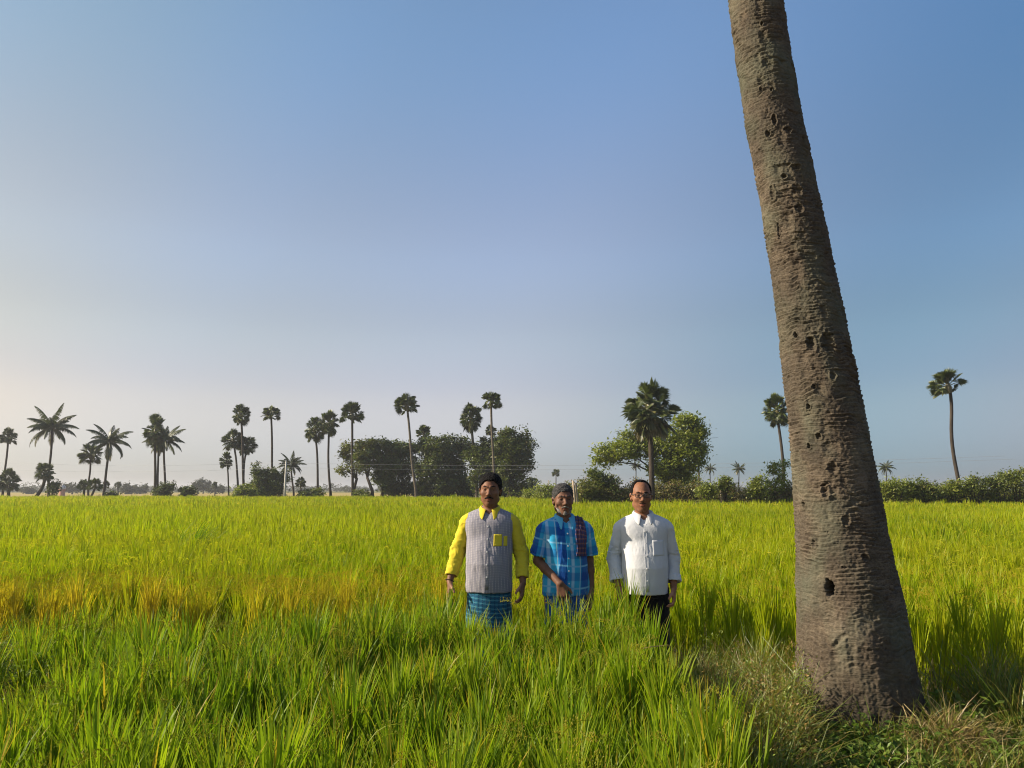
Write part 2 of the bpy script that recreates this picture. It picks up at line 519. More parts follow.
rice_patch(mb, f3, 20, 0.88, (0.34, 0.5), (0.03, 0.05), 2, ripe_far, tint_far, 0.15, (0.02, 0.28), (0.02, 0.5))
panicles(mb, f3, 1, 0.78, 0.3, 0.9, (0.12, 0.2), 0, 0.03)
tag(mb.build('ripening_rice', M['ripe_rice']), 'yellow green ripening rice spreading from behind the men to the palms', 'rice', kind='stuff')
# ------------------------------------------------------------------ the leaning palm trunk in front
TR_Y = np.array((-40, 0, 100, 200, 300, 400, 500, 600, 640, 700, 735, 775))
TR_L = np.array((722.5, 728, 740.5, 759.5, 775, 785, 794.5, 797, 796.5, 795, 792, 786))
TR_R = np.array((778, 783, 798.5, 820, 841, 861.5, 880.5, 901, 909, 923, 931, 943))
def trunk_axis():
    P, Rr = [], []
    for y, l_, r_ in zip(TR_Y, TR_L, TR_R):
        Yd = 4.86
        c = at((l_ + r_) / 2, y, Yd)
        rr = ray((l_ + r_) / 2, y)
        depth = Yd / rr[1]
        P.append(c); Rr.append((r_ - l_) / 2 / FPX * depth)
    return np.array(P), np.array(Rr)
tp, tr = trunk_axis()
o_ = np.argsort(tp[:, 2]); tp, tr = tp[o_], tr[o_]
# carry the stem on above the picture
tz = np.concatenate([tp[:, 2], [7.0, 9.0]])
tx = np.concatenate([tp[:, 0], [tp[-1, 0] - 0.30, tp[-1, 0] - 0.42]])
trr = np.concatenate([tr, [0.175, 0.16]])
NA, NZ = 420, 1500
zz = np.concatenate([np.linspace(-0.05, 5.0, NZ - 60), np.linspace(5.02, 9.0, 60)])
th = np.arange(NA) * 2 * math.pi / NA
def smooth_interp(z, a, b):
    f = np.interp(np.linspace(a[0], a[-1], 400), a, b)
    k = np.ones(25) / 25
    f2 = np.convolve(np.pad(f, 12, 'edge'), k, 'valid')
    return np.interp(z, np.linspace(a[0], a[-1], 400), f2)
ax_x, ax_r = smooth_interp(zz, tz, tx), smooth_interp(zz, tz, trr)
TH, ZZ = np.meshgrid(th, zz)
# noise that closes around the stem
cx_, cy_ = np.cos(TH), np.sin(TH)
rr_ = np.interp(zz, zz, ax_r)[:, None]
X3, Y3 = cx_ * rr_, cy_ * rr_
low = np.clip((1.25 - ZZ) / 0.9, 0, 1)              # the ring scars fade into rough bark towards the foot
warp = 1.5 * (fbm(X3 * 4, Y3 * 4, ZZ * 5, 5, 3) - 0.5) + 0.7 * (vnoise(X3 * 16, Y3 * 16, ZZ * 7, 6) - 0.5)
ph = ZZ / 0.027 + 1.6 * warp + 1.6 * (vnoise(ZZ * 4.0, 0, 0, 3) + 0.6 * vnoise(ZZ * 11.0, 0, 0, 4))
patchy = np.clip(0.15 + 2.6 * (fbm(X3 * 6, Y3 * 6, ZZ * 5, 45, 3) - 0.3), 0.1, 1.9)
fr = ph - np.floor(ph)
brk = vnoise(X3 * 26, Y3 * 26, np.floor(ph) * 3.7, 9)            # each ring breaks up along its length
lip = np.clip(fr * 1.25, 0, 1) * np.where(fr > 0.86, (1 - fr) / 0.14, 1)
brk = np.clip((brk - 0.28) / 0.4, 0, 1)
ring = (lip - 0.5) * (0.08 + 1.25 * brk) * (1 - 0.65 * low)
ph2 = ZZ / 0.0105 + 2.0 * warp
ring2 = np.sin(ph2 * 2 * math.pi) * (vnoise(X3 * 40, Y3 * 40, np.floor(ph2), 14) - 0.2) * (1 - 0.5 * low)
lump = fbm(X3 * 7, Y3 * 7, ZZ * 4, 8, 3) - 0.5
blocks = np.clip(vnoise(X3 * 18 + 3, Y3 * 18, np.floor(ph * 0.5) * 2.3, 29) * 3 - 1.9, 0, 1) * -1.0
grain = fbm(X3 * 70, Y3 * 70, ZZ * 55, 10, 3) - 0.5
vert = fbm(TH * 9 / 6.283 * 6, ZZ * 2.2, 0, 18, 3) - 0.5
vert = fbm(X3 * 34, Y3 * 34, ZZ * 3.0, 18, 3) - 0.5
crack = np.clip(vnoise(X3 * 5, Y3 * 5, ZZ * 26 + 3 * warp, 57) * 5 - 4.15, 0, 1)
disp = 0.0105 * ring * patchy + 0.0026 * ring2 - 0.016 * crack + 0.024 * lump + 0.011 * grain + 0.016 * blocks + 0.022 * vert * low
flare = np.clip((0.28 - ZZ) / 0.35, 0, 1)
disp += flare * 0.09 * (vnoise(cx_ * 2.2 + 5, cy_ * 2.2, 0, 19) - 0.45)
# pits, holes and knots: (px, py, half width px, half height px, depth in m)
pits = [(831, 589, 6.5, 12, -0.14), (811, 341, 6, 10, -0.040), (827, 341, 9, 14, -0.026), (796, 331, 3, 4.5, -0.045), (809, 405, 3, 3.5, -0.035), (814, 385, 2.5, 3, -0.03),
        (832, 375, 4, 5, -0.02), (819, 435, 4, 4.5, -0.02), (810, 445, 2.5, 4, -0.03), (833, 468, 6, 7, -0.022), (773, 114, 3.2, 7, -0.035), (766, 125, 3.5, 4, -0.035), (786, 125, 5, 5, -0.02),
        (760, 81, 2, 3, -0.025), (770, 84, 1.8, 3, -0.025), (761, 16, 1.8, 2.5, -0.025), (796, 186, 7, 7, -0.014), (794, 162, 7, 3, -0.02), (772, 185, 4, 9, -0.016), (777, 222, 2, 12, -0.014), (783, 171, 4, 3, -0.025),
        (798, 205, 5, 6, -0.018), (864, 557, 5, 4, -0.03), (846, 520, 5, 7, -0.012), (815, 545, 3, 5, -0.015), (826, 490, 5, 9, -0.022), (806, 505, 3, 5, -0.02), (800, 132, 2.5, 6, -0.02)]
rng2 = np.random.default_rng(12)
for _ in range(26):
    py = rng2.uniform(0, 620)
    pits.append((None, py, rng2.uniform(0.8, 1.9), rng2.uniform(0.8, 2.2), -rng2.uniform(0.006, 0.022)))
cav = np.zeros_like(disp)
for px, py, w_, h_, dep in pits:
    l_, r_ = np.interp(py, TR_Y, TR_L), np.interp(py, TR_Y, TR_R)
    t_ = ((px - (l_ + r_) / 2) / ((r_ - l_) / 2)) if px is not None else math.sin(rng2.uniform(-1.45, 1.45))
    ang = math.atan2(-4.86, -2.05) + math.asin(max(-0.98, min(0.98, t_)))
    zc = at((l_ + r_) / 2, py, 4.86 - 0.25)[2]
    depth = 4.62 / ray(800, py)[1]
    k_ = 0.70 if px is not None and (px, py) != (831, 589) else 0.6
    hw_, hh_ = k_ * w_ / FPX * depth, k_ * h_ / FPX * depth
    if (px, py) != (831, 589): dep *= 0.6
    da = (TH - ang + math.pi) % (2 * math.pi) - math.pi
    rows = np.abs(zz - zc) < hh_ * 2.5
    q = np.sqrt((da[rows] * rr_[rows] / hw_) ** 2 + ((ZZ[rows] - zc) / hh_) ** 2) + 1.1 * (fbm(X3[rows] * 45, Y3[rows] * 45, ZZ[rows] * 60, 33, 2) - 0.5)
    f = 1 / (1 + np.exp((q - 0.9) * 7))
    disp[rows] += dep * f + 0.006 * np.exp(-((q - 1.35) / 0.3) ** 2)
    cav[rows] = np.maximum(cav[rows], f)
disp = disp - disp.mean(1)[:, None] * 0.9
rad = rr_ * 0.945 + disp - 0.004
ty = 4.86
V = np.stack([ax_x[:, None] + cx_ * rad, ty + cy_ * rad * np.ones_like(TH), ZZ + 0 * TH], -1)
i = (np.arange(NZ - 1)[:, None] * NA); j = np.arange(NA)[None, :]; k = (j + 1) % NA
F = np.stack([i + j, i + k, i + NA + k, i + NA + j], -1).reshape(-1, 4)
lichen = np.clip(fbm(X3 * 6 + 9, Y3 * 6, ZZ * 3, 70, 4) * 2.4 - 1.05, 0, 1)
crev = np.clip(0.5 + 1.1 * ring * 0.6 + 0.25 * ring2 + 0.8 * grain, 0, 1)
def bark_mat():
    m, n, l = mat_new('palm_bark')
    a = N(n, 'ShaderNodeAttribute', attribute_name='data')
    sp = n.new('ShaderNodeSeparateXYZ'); l.new(a.outputs['Vector'], sp.inputs[0])
    tc = n.new('ShaderNodeTexCoord')
    mp = n.new('ShaderNodeMapping'); mp.inputs['Scale'].default_value = (1, 1, 2.5); l.new(tc.outputs['Object'], mp.inputs[0])
    n1 = N(n, 'ShaderNodeTexNoise', Scale=5.0, Detail=8.0, Roughness=0.65); l.new(mp.outputs[0], n1.inputs['Vector'])
    n2 = N(n, 'ShaderNodeTexNoise', Scale=60.0, Detail=6.0, Roughness=0.7); l.new(mp.outputs[0], n2.inputs['Vector'])
    c = mix(n, l, maprange(n, l, n1.outputs[0], 0.35, 0.68), (0.056, 0.043, 0.030), (0.145, 0.112, 0.078))
    c = mix(n, l, maprange(n, l, n2.outputs[0], 0.45, 0.75, 0.0, 0.55), c, (0.23, 0.19, 0.14))
    c = mix(n, l, maprange(n, l, n2.outputs[0], 0.5, 0.25, 0.0, 0.7), c, (0.035, 0.027, 0.021))
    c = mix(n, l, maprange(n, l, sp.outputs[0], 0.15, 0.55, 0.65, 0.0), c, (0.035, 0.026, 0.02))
    mp3 = n.new('ShaderNodeMapping'); mp3.inputs['Scale'].default_value = (1.6, 1.6, 0.7); l.new(tc.outputs['Object'], mp3.inputs[0])
    n3 = N(n, 'ShaderNodeTexNoise', Scale=2.2, Detail=5.0, Roughness=0.6, Distortion=0.6); l.new(mp3.outputs[0], n3.inputs['Vector'])
    c = mix(n, l, maprange(n, l, n3.outputs[0], 0.42, 0.62, 0.0, 0.6), c, (0.055, 0.047, 0.036))
    c = mix(n, l, maprange(n, l, n3.outputs[0], 0.42, 0.30, 0.0, 0.5), c, (0.21, 0.175, 0.13))
    li = N(n, 'ShaderNodeMath', operation='MULTIPLY'); li.inputs[1].default_value = 0.55; l.new(sp.outputs[1], li.inputs[0])
    c = mix(n, l, li.outputs[0], c, (0.11, 0.125, 0.085))
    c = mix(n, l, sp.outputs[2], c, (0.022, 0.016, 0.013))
    sz = n.new('ShaderNodeSeparateXYZ'); l.new(tc.outputs['Object'], sz.inputs[0])
    c = mix(n, l, maprange(n, l, sz.outputs[2], 0.75, 0.05, 0.0, 0.8), c, mix(n, l, maprange(n, l, n1.outputs[0], 0.4, 0.65), (0.030, 0.022, 0.015), (0.090, 0.063, 0.040)))     # darker brown towards the foot
    p = N(n, 'ShaderNodeBsdfPrincipled', Roughness=0.92); p.inputs['Specular IOR Level'].default_value = 0.15
    l.new(c, p.inputs['Base Color'])
    b = N(n, 'ShaderNodeBump', Strength=0.7, Distance=0.006); l.new(n2.outputs[0], b.inputs['Height']); l.new(b.outputs[0], p.inputs['Normal'])
    o = n.new('ShaderNodeOutputMaterial'); l.new(p.outputs[0], o.inputs[0])
    return m
M['bark'] = bark_mat()
base_p = (float(ax_x[0]), ty, 0.0)
big = thing('palm_tree', 'massive leaning grey brown palm trunk with ring scars and dark holes, close to the camera', 'palm tree', base_p)
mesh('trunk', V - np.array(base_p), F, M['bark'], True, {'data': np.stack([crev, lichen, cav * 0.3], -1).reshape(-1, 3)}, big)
# ------------------------------------------------------------------ trees
M['palmyra'] = leaf_mat('fan_leaf', (0.030, 0.048, 0.012), (0.12, 0.155, 0.030), (0.22, 0.16, 0.07), 0.22, 0.05)
M['coconut'] = leaf_mat('feather_leaf', (0.025, 0.036, 0.010), (0.075, 0.092, 0.022), (0.22, 0.17, 0.07), 0.28, 0.05)
M['foliage'] = leaf_mat('dark_foliage', (0.032, 0.056, 0.012), (0.155, 0.205, 0.034), (0.18, 0.12, 0.05), 0.3, 0.05)
M['light_foliage'] = leaf_mat('light_foliage', (0.10, 0.14, 0.018), (0.29, 0.34, 0.040), (0.24, 0.17, 0.06), 0.38, 0.04)
M['hedge'] = leaf_mat('hedge_foliage', (0.065, 0.100, 0.020), (0.24, 0.29, 0.050), (0.20, 0.115, 0.06), 0.32, 0.03)
M['far_foliage'] = leaf_mat('far_foliage', (0.030, 0.040, 0.022), (0.07, 0.085, 0.035), (0.16, 0.13, 0.07), 0.2, 0.0)
M['tree_bark'] = plain_mat('tree_bark', (0.035, 0.028, 0.022), (0.075, 0.060, 0.046), 3.0, 0.9, 0.4, 18.0, 0.1, stretch=(1, 1, 0.4))
M['pale_bark'] = plain_mat('pale_bark', (0.085, 0.070, 0.054), (0.16, 0.135, 0.10), 3.0, 0.9, 0.4, 18.0, 0.1, stretch=(1, 1, 3))

def rot_z(V, a):
    c, s = math.cos(a), math.sin(a)
    return np.stack([V[:, 0] * c - V[:, 1] * s, V[:, 0] * s + V[:, 1] * c, V[:, 2]], 1)

def frame_from(d):
    d = d / np.linalg.norm(d)
    r = np.array((0, 0, 1.0)) if abs(d[2]) < 0.95 else np.array((1.0, 0, 0))
    u = np.cross(r, d); u /= np.linalg.norm(u)
    return d, u, np.cross(d, u)

def fan_leaf(mb, root, d, petiole, rad, tint, dead=0.0, nb=22):
    """a palmyra leaf: stalk and a pleated fan with free tips"""
    d, u, v = frame_from(d)
    ro = rnd.uniform(-1.15, 1.15)
    u, v = u * math.cos(ro) + v * math.sin(ro), v * math.cos(ro) - u * math.sin(ro)
    tip = root + d * petiole
    P, F = tube(np.array([root, root + d * petiole * 0.5 + np.array((0, 0, 0.02)), tip]), (0.03, 0.022, 0.018), 4, False)
    mb.add(P, F, (min(1, tint + 0.2), 0, 0.35 + dead * 0.4))
    sag = rnd.uniform(0.1, 0.5) + dead * 0.6
    a = np.linspace(-2.25, 2.25, nb) + np.array([rnd.uniform(-0.05, 0.05) for _ in range(nb)])
    cup = rnd.uniform(0.15, 0.45)
    V = []; F = []; D = []
    for k, ai in enumerate(a):
        ln = rad * (1 - 0.16 * abs(ai) / 2.25) * rnd.uniform(0.86, 1.08)
        wv = 0.5 * 4.5 / nb * 0.97
        def pt(r, ang, lift):
            p = tip + (d * math.cos(ang) + u * math.sin(ang)) * r + v * (lift + cup * abs(math.sin(ang)) * r * 0.5)
            p = p.copy(); p[2] -= sag * (r / rad) ** 2 * rad * 0.45
            return p
        n0 = len(V)
        V += [tip, pt(ln * 0.6, ai - wv, -0.02), pt(ln * 0.6, ai + wv, 0.02), pt(ln * rnd.uniform(0.97, 1.05), ai, 0), pt(ln * 0.6, ai, 0.05)]
        F += [(n0, n0 + 1, n0 + 4), (n0, n0 + 4, n0 + 2), (n0 + 1, n0 + 3, n0 + 4), (n0 + 4, n0 + 3, n0 + 2)]
        t = min(1, max(0, tint + rnd.uniform(-0.2, 0.2)))
        D += [(t, 0, dead), (t, 0.6, dead), (t, 0.6, dead), (min(1, t + 0.1), 1, min(1, dead + 0.15)), (t, 0.6, dead)]
    mb.add(np.array(V), np.array(F), np.array(D))

def fan_crown(n, radius, tall=1.0, low=-0.75, skirt=0, gappy=0.0):
    """unit-scaled crown of fan leaves, its growing point at the origin"""
    mb = MB()
    clumps = [np.array((rnd.gauss(0, 1), rnd.gauss(0, 1), rnd.gauss(0.3, 1))) for _ in range(7)]
    clumps = [c / np.linalg.norm(c) for c in clumps]
    k = 0
    while k < n:
        z = rnd.uniform(low, 1.0)
        az = rnd.uniform(0, 6.283)
        h = math.sqrt(max(0, 1 - z * z))
        d = np.array((h * math.cos(az), h * math.sin(az), z * tall))
        dn = d / np.linalg.norm(d)
        if gappy and max(float(dn @ c) for c in clumps) < gappy:
            if rnd.random() < 0.93: continue
        pet = radius * rnd.uniform(0.46, 0.62) * np.linalg.norm(d)
        fan_leaf(mb, np.array((0, 0, 0.15 * z * radius)), d, pet, radius * rnd.uniform(0.36, 0.47), rnd.uniform(0.1, 0.75), 0.0 if z > -0.45 else rnd.uniform(0, 0.3), 20)
        k += 1
    for _ in range(skirt):
        az = rnd.uniform(0, 6.283)
        d = np.array((0.55 * math.cos(az), 0.55 * math.sin(az), -0.9))
        fan_leaf(mb, np.array((0, 0, -0.05 * radius)), d, radius * rnd.uniform(0.35, 0.6), radius * rnd.uniform(0.35, 0.45), 0.4, rnd.uniform(0.25, 0.7), 16)
    # fruit stalks and the fibrous heart
    P, F = tube(np.array([(0, 0, -0.35 * radius), (0, 0, 0.0), (0, 0, 0.3 * radius)]), (0.12 * radius, 0.15 * radius, 0.05 * radius), 7)
    mb.add(P, F, (0.1, 0, 0.5))
    V, fs, a = mb.arrays()
    me = mesh('crown', V, fs, M['palmyra'], False, {'data': a})
    m = me.data; bpy.data.objects.remove(me)
    return m

def feather_crown(n, L, droop=1.0, seed=0):
    mb = MB()
    for k in range(n):
        az = k * 2.4 + rnd.uniform(-0.3, 0.3)
        q = (k + 0.5) / n
        el = 1.25 - 1.75 * q + rnd.uniform(-0.15, 0.15)
        Lk = L * rnd.uniform(0.85, 1.08)
        s = np.linspace(0, 1, 9)
        ang = el - droop * (0.75 + 0.9 * q) * s ** 1.4
        hx = np.concatenate([[0], np.cumsum(np.cos(ang[:-1]) * Lk / 8)]); hz = np.concatenate([[0], np.cumsum(np.sin(ang[:-1]) * Lk / 8)])
        P = np.stack([hx * math.cos(az), hx * math.sin(az), hz], 1)
        V, F = tube(P, np.linspace(0.045, 0.012, 9), 4, False)
        mb.add(V, F, (0.9, 0, 0.25))
        side = np.array((-math.sin(az), math.cos(az), 0.0))
        nl = 30
        tint = rnd.uniform(0.05, 0.8); dead = rnd.uniform(0.3, 0.8) if q > 0.92 else 0.0
        VV, FF = [], []
        for j in range(nl):
            t = 0.14 + 0.86 * j / (nl - 1)
            p = np.array([np.interp(t, s, P[:, c]) for c in range(3)])
            tan = np.array([np.interp(min(1, t + .05), s, P[:, c]) - np.interp(t - .05, s, P[:, c]) for c in range(3)])
            tan /= np.linalg.norm(tan)
            ll = L * 0.19 * math.sin(math.pi * (0.15 + 0.8 * t)) * rnd.uniform(0.85, 1.15)
            for sg in (-1, 1):
                dd = side * sg * 0.8 + tan * 0.5 + np.array((0, 0, -0.45 - 0.5 * rnd.random()))
                dd /= np.linalg.norm(dd)
                w = 0.045 * L / 3
                e1 = p + dd * ll * 0.55 + np.array((0, 0, -0.05 * ll)); e2 = p + dd * ll + np.array((0, 0, -0.3 * ll))
                i0 = len(VV)
                VV += [p - tan * w, p + tan * w, e1 + tan * w * 1.2, e1 - tan * w * 1.2, e2]
                FF += [(i0, i0 + 1, i0 + 2, i0 + 3)]
                FF += [(i0 + 3, i0 + 2, i0 + 4, i0 + 4)]
        VV = np.array(VV); FF = np.array(FF)
        quad = FF[FF[:, 2] != FF[:, 3]]; tri = FF[FF[:, 2] == FF[:, 3]][:, :3]
        D = np.stack([np.clip(tint + R.normal(0, 0.12, len(VV)), 0, 1), np.zeros(len(VV)), np.full(len(VV), dead)], 1)
        mb.add(VV, [quad, tri], D)
    P, F = tube(np.array([(0, 0, -0.25), (0, 0, 0.35)]), (0.17, 0.06), 7); mb.add(P, F, (0.2, 0, 0.3))
    for k in range(7):
        az = rnd.uniform(0, 6.28); c = np.array((0.25 * math.cos(az), 0.25 * math.sin(az), -0.2 + rnd.uniform(-0.15, 0.05)))
        P, F = tube(np.array([c + (0, 0, 0.1), c + (0, 0, 0.05), c - (0, 0, 0.05), c - (0, 0, 0.11)]), (0.02, 0.09, 0.09, 0.03), 6); mb.add(P, F, (0.7, 0, 0.4))
    V, fs, a = mb.arrays()
    me = mesh('crown', V, fs, M['coconut'], False, {'data': a})
    m = me.data; bpy.data.objects.remove(me)
    return m

FAN = {'ball': [fan_crown(44, 1.0) for _ in range(3)], 'tall': [fan_crown(58, 1.0, 1.35, -0.85, 5) for _ in range(2)],
       'gappy': [fan_crown(30, 1.0, 1.0, -0.6, 0, 0.86) for _ in range(2)], 'shaggy': [fan_crown(46, 1.0, 1.05, -0.85, 16, 0.66)], 'umbrella': [fan_crown(36, 1.0, 0.9, -0.5, 0) for _ in range(2)]}
COCO = [feather_crown(24, 3.0, 1.0), feather_crown(20, 3.0, 1.25), feather_crown(22, 3.0, 0.85)]
use = {}
def child(name, me, parent, loc=(0, 0, 0), sc=1.0, rz=0.0):
    o = bpy.data.objects.new(name, me); COL.objects.link(o); o.parent = parent
    o.location = [float(v) for v in loc]; o.scale = (sc,) * 3 if np.isscalar(sc) else sc
    o.rotation_euler = (0, 0, rz)
    return o

def palm(kind, pts, Y, crown_px, label, group, trunk_w=3.4, variant='ball', base_z=0.0, tilt=0.0, zs=1.0, bark='tree_bark', name=None):
    """pts: picture points down the stem (first = crown's growing point, last = foot); each stands on a stem Y metres off"""
    W_ = [at(x, y, Y) for x, y in pts]
    foot = W_[-1].copy(); foot[2] = base_z - 0.05
    if W_[-1][2] > base_z + 0.1:
        W_.append(foot)
    else:
        W_[-1] = foot
    Wp = np.array(W_)[::-1]
    # a smooth stem through the points
    t = np.concatenate([[0], np.cumsum(np.linalg.norm(np.diff(Wp, axis=0), axis=1))])
    n = 16
    tt = np.linspace(0, t[-1], n)
    P = np.stack([np.interp(tt, t, Wp[:, c]) for c in range(3)], 1)
    for _ in range(3):
        P[1:-1] = 0.25 * P[:-2] + 0.5 * P[1:-1] + 0.25 * P[2:]
    P[1:-1, 1] += 0.08 * np.sin(np.linspace(0, 6, n - 2) + rnd.uniform(0, 6))
    m_px = Y / FPX
    r = trunk_w / 2 * m_px * (0.82 + 0.5 * np.exp(-np.linspace(0, 1, n) * 9)) * (1 - 0.18 * np.linspace(0, 1, n))
    base = foot + np.array((0, 0, 0.05))
    root = thing(name or ('coconut_palm' if kind == 'coco' else 'palmyra_palm'), label, 'palm tree', base, group)
    V, F = tube(P - base, r, 9)
    mb = MB().add(V, F)
    mb.build('trunk', M[bark], root, True)
    top = P[-1] - base
    if kind == 'coco':
        lst = COCO; s = crown_px * m_px / 2 / 2.85
    else:
        lst = FAN[variant]; s = crown_px * m_px / 2 / 0.98
    i = use.get((kind, variant), 0); use[(kind, variant)] = i + 1
    c = child('crown', lst[i % len(lst)], root, top, (s, s, s * zs), rnd.uniform(0, 6.28))
    c.rotation_euler = (rnd.uniform(-0.12, 0.12), tilt + rnd.uniform(-0.08, 0.08), rnd.uniform(0, 6.28))
    return root

GP = 'palmyra palms along the far field edge'
GC = 'coconut palms along the far field edge'
palm('fan', [(9, 437), (7.5, 452), (4, 472), (3, 497)], 95, 19, 'thin palmyra palm with a small round crown, last on the left edge of the field', GP, 2.6)
palm('coco', [(52, 428), (51, 450), (49, 475), (49, 498)], 86, 51, 'tall coconut palm with wide ragged fronds on the left, above a squat dark palm', GC, 3.0)
palm('fan', [(91, 455), (90, 470), (88, 485), (89, 498)], 92, 25, 'short palmyra palm half hidden behind the left leaning coconut palm', GP, 2.4)
palm('coco', [(110, 442), (108.5, 458), (105, 480), (103, 498)], 86, 47, 'coconut palm with a curved stem leaning right, second from the left', GC, 3.0)
palm('fan', [(155.5, 431), (155, 460), (155, 498)], 84, 25, 'palmyra palm with a tall shaggy crown and twin looking stem beside a coconut palm', GP, 3.2, 'tall', zs=1.15)
palm('fan', [(158, 445), (158, 470), (158, 498)], 87, 17, 'slim palmyra stem close behind the shaggy palm on the left', GP, 2.6, 'ball')
palm('coco', [(164.5, 440), (163.5, 458), (165, 480), (167, 498)], 90, 44, 'coconut palm with drooping fronds behind the shaggy palmyra palm', GC, 2.8)
palm('fan', [(241, 415), (242.5, 450), (244, 492)], 88, 20, 'tallest palmyra palm of the tight clump left of the dark bush', GP, 3.0, 'tall', zs=1.0)
palm('fan', [(233, 441), (236.5, 458), (238, 492)], 90, 24, 'palmyra palm with a broad low crown on the left of the tight clump', GP, 2.6)
palm('fan', [(247, 446), (244.5, 460), (243, 492)], 91, 23, 'palmyra palm with a broad low crown on the right of the tight clump', GP, 2.6)
palm('fan', [(226.5, 461), (228, 475), (229, 492)], 94, 15, 'small short palmyra palm at the outer left of the tight clump', GP, 2.0, 'tall')
palm('fan', [(271, 415), (272, 445), (272.5, 497)], 84, 21, 'lone straight palmyra palm rising through the dark bush', GP, 2.8, 'umbrella')
palm('coco', [(291.5, 465), (291, 474), (294, 492)], 96, 29, 'small coconut palm beside the grey utility pole', GC, 2.4)
palm('fan', [(315, 430), (317, 450), (318, 496)], 86, 24, 'left one of two palmyra palms whose crowns touch', GP, 2.8, 'tall')
palm('fan', [(329, 424), (328, 455), (329, 475), (331, 497)], 85, 23, 'right one of two palmyra palms whose crowns touch, with a bent foot', GP, 2.9, 'tall')
palm('fan', [(352, 415), (352.5, 450), (352.5, 498)], 82, 28, 'straight dark palmyra palm in front of the thin olive tree', GP, 3.2, 'umbrella', zs=1.05)
palm('fan', [(407, 406), (409, 425), (412, 465), (417, 496)], 80, 28, 'tall palmyra palm leaning left in front of the dense grove', GP, 3.2, 'umbrella', bark='pale_bark')
palm('fan', [(424, 434), (426, 460), (427, 496)], 88, 19, 'short palmyra palm whose crown just clears the dense grove', GP, 3.0)
palm('fan', [(471, 418), (472.5, 440), (476, 470), (477, 497)], 80, 25, 'palmyra palm with a long shaggy crown rising out of the dense grove', GP, 3.6, 'tall', zs=1.1, bark='pale_bark')
palm('fan', [(491, 403), (491.5, 425), (493.5, 460), (495, 497)], 76, 25, 'tall pale stemmed palmyra palm behind the man in yellow sleeves', GP, 3.2, 'umbrella', bark='pale_bark')
palm('fan', [(491, 431), (492, 460), (492, 497)], 92, 13, 'little palmyra crown poking out at the top of the dense grove', GP, 2.6)
palm('fan', [(556, 473), (556, 485), (556, 496)], 150, 9.5, 'tiny far palmyra palm above the head of the man in the blue shirt', GP, 1.3)
# nearer, on the right
palm('fan', [(650, 412), (651, 440), (651.5, 470), (652, 502)], 47, 62, 'big shaggy palmyra palm with a thick dark stem behind the man in white', 'palmyra palms on the right', 7.0, 'shaggy', zs=0.98)
palm('fan', [(698, 451), (699, 470), (699, 502)], 78, 19, 'small palmyra palm at the right side of the light green tree', 'palmyra palms on the right', 2.6)
palm('fan', [(777, 411), (780.5, 440), (783.5, 470), (784, 502)], 56, 30, 'palmyra palm just left of the massive leaning trunk', 'palmyra palms on the right', 3.8, 'tall', zs=0.98)
palm('fan', [(948.5, 387), (951.5, 400), (951, 430), (954, 455), (959.5, 486), (961, 502)], 50, 41, 'lone slender palmyra palm with a curved stem right of the massive trunk', 'palmyra palms on the right', 4.6, 'gappy', zs=0.85)
GF = 'small far coconut palms beyond the hedge'
palm('coco', [(710, 469), (710, 480), (711, 500)], 130, 15, 'small far coconut palm just right of the light green tree', GF, 1.3)
palm('coco', [(739, 469), (739, 480), (739, 500)], 130, 17, 'small far coconut palm standing alone in the gap above the hedge', GF, 1.3)
palm('coco', [(636, 466), (636, 478), (636, 500)], 120, 14, 'small far coconut palm close to the head of the man in white', GF, 1.3)
palm('coco', [(886, 468), (886, 480), (887, 500)], 120, 19, 'small far coconut palm just right of the massive trunk', GF, 1.5)
# squat young palms
GY = 'young palmyra palms at the far field edge'
palm('fan', [(9, 482), (9, 490), (8, 498)], 84, 23, 'squat dark young palm at the left edge of the picture', GY, 4.0, 'ball', zs=1.15)
palm('fan', [(45, 473), (44, 482), (41, 491), (35, 499)], 84, 21, 'squat dark young palm with a leaning stem under the tall coconut palm', GY, 4.2, 'ball', zs=1.1)
palm('fan', [(84, 486), (84, 492), (84, 498)], 84, 15, 'knee high young palm left of the curved coconut stem', GY, 3.0, 'umbrella')
palm('fan', [(95, 486), (94, 492), (90.5, 498)], 83, 17, 'knee high young palm at the foot of the curved coconut stem', GY, 3.0, 'umbrella')
palm('fan', [(106, 485), (105, 491), (104, 498)], 90, 9, 'tiny young palm right of the curved coconut stem', GY, 2.0)
palm('fan', [(301, 483), (301, 489), (301, 496)], 95, 12, 'small round young palm right of the grey utility pole', GY, 2.0)
palm('fan', [(118, 485), (118, 490), (118, 496)], 150, 8, 'far small palm between two left coconut palms', GY, 1.5)
palm('fan', [(215, 485), (215, 490), (215, 496)], 150, 7, 'far small palm left of the tight clump', GY, 1.3)

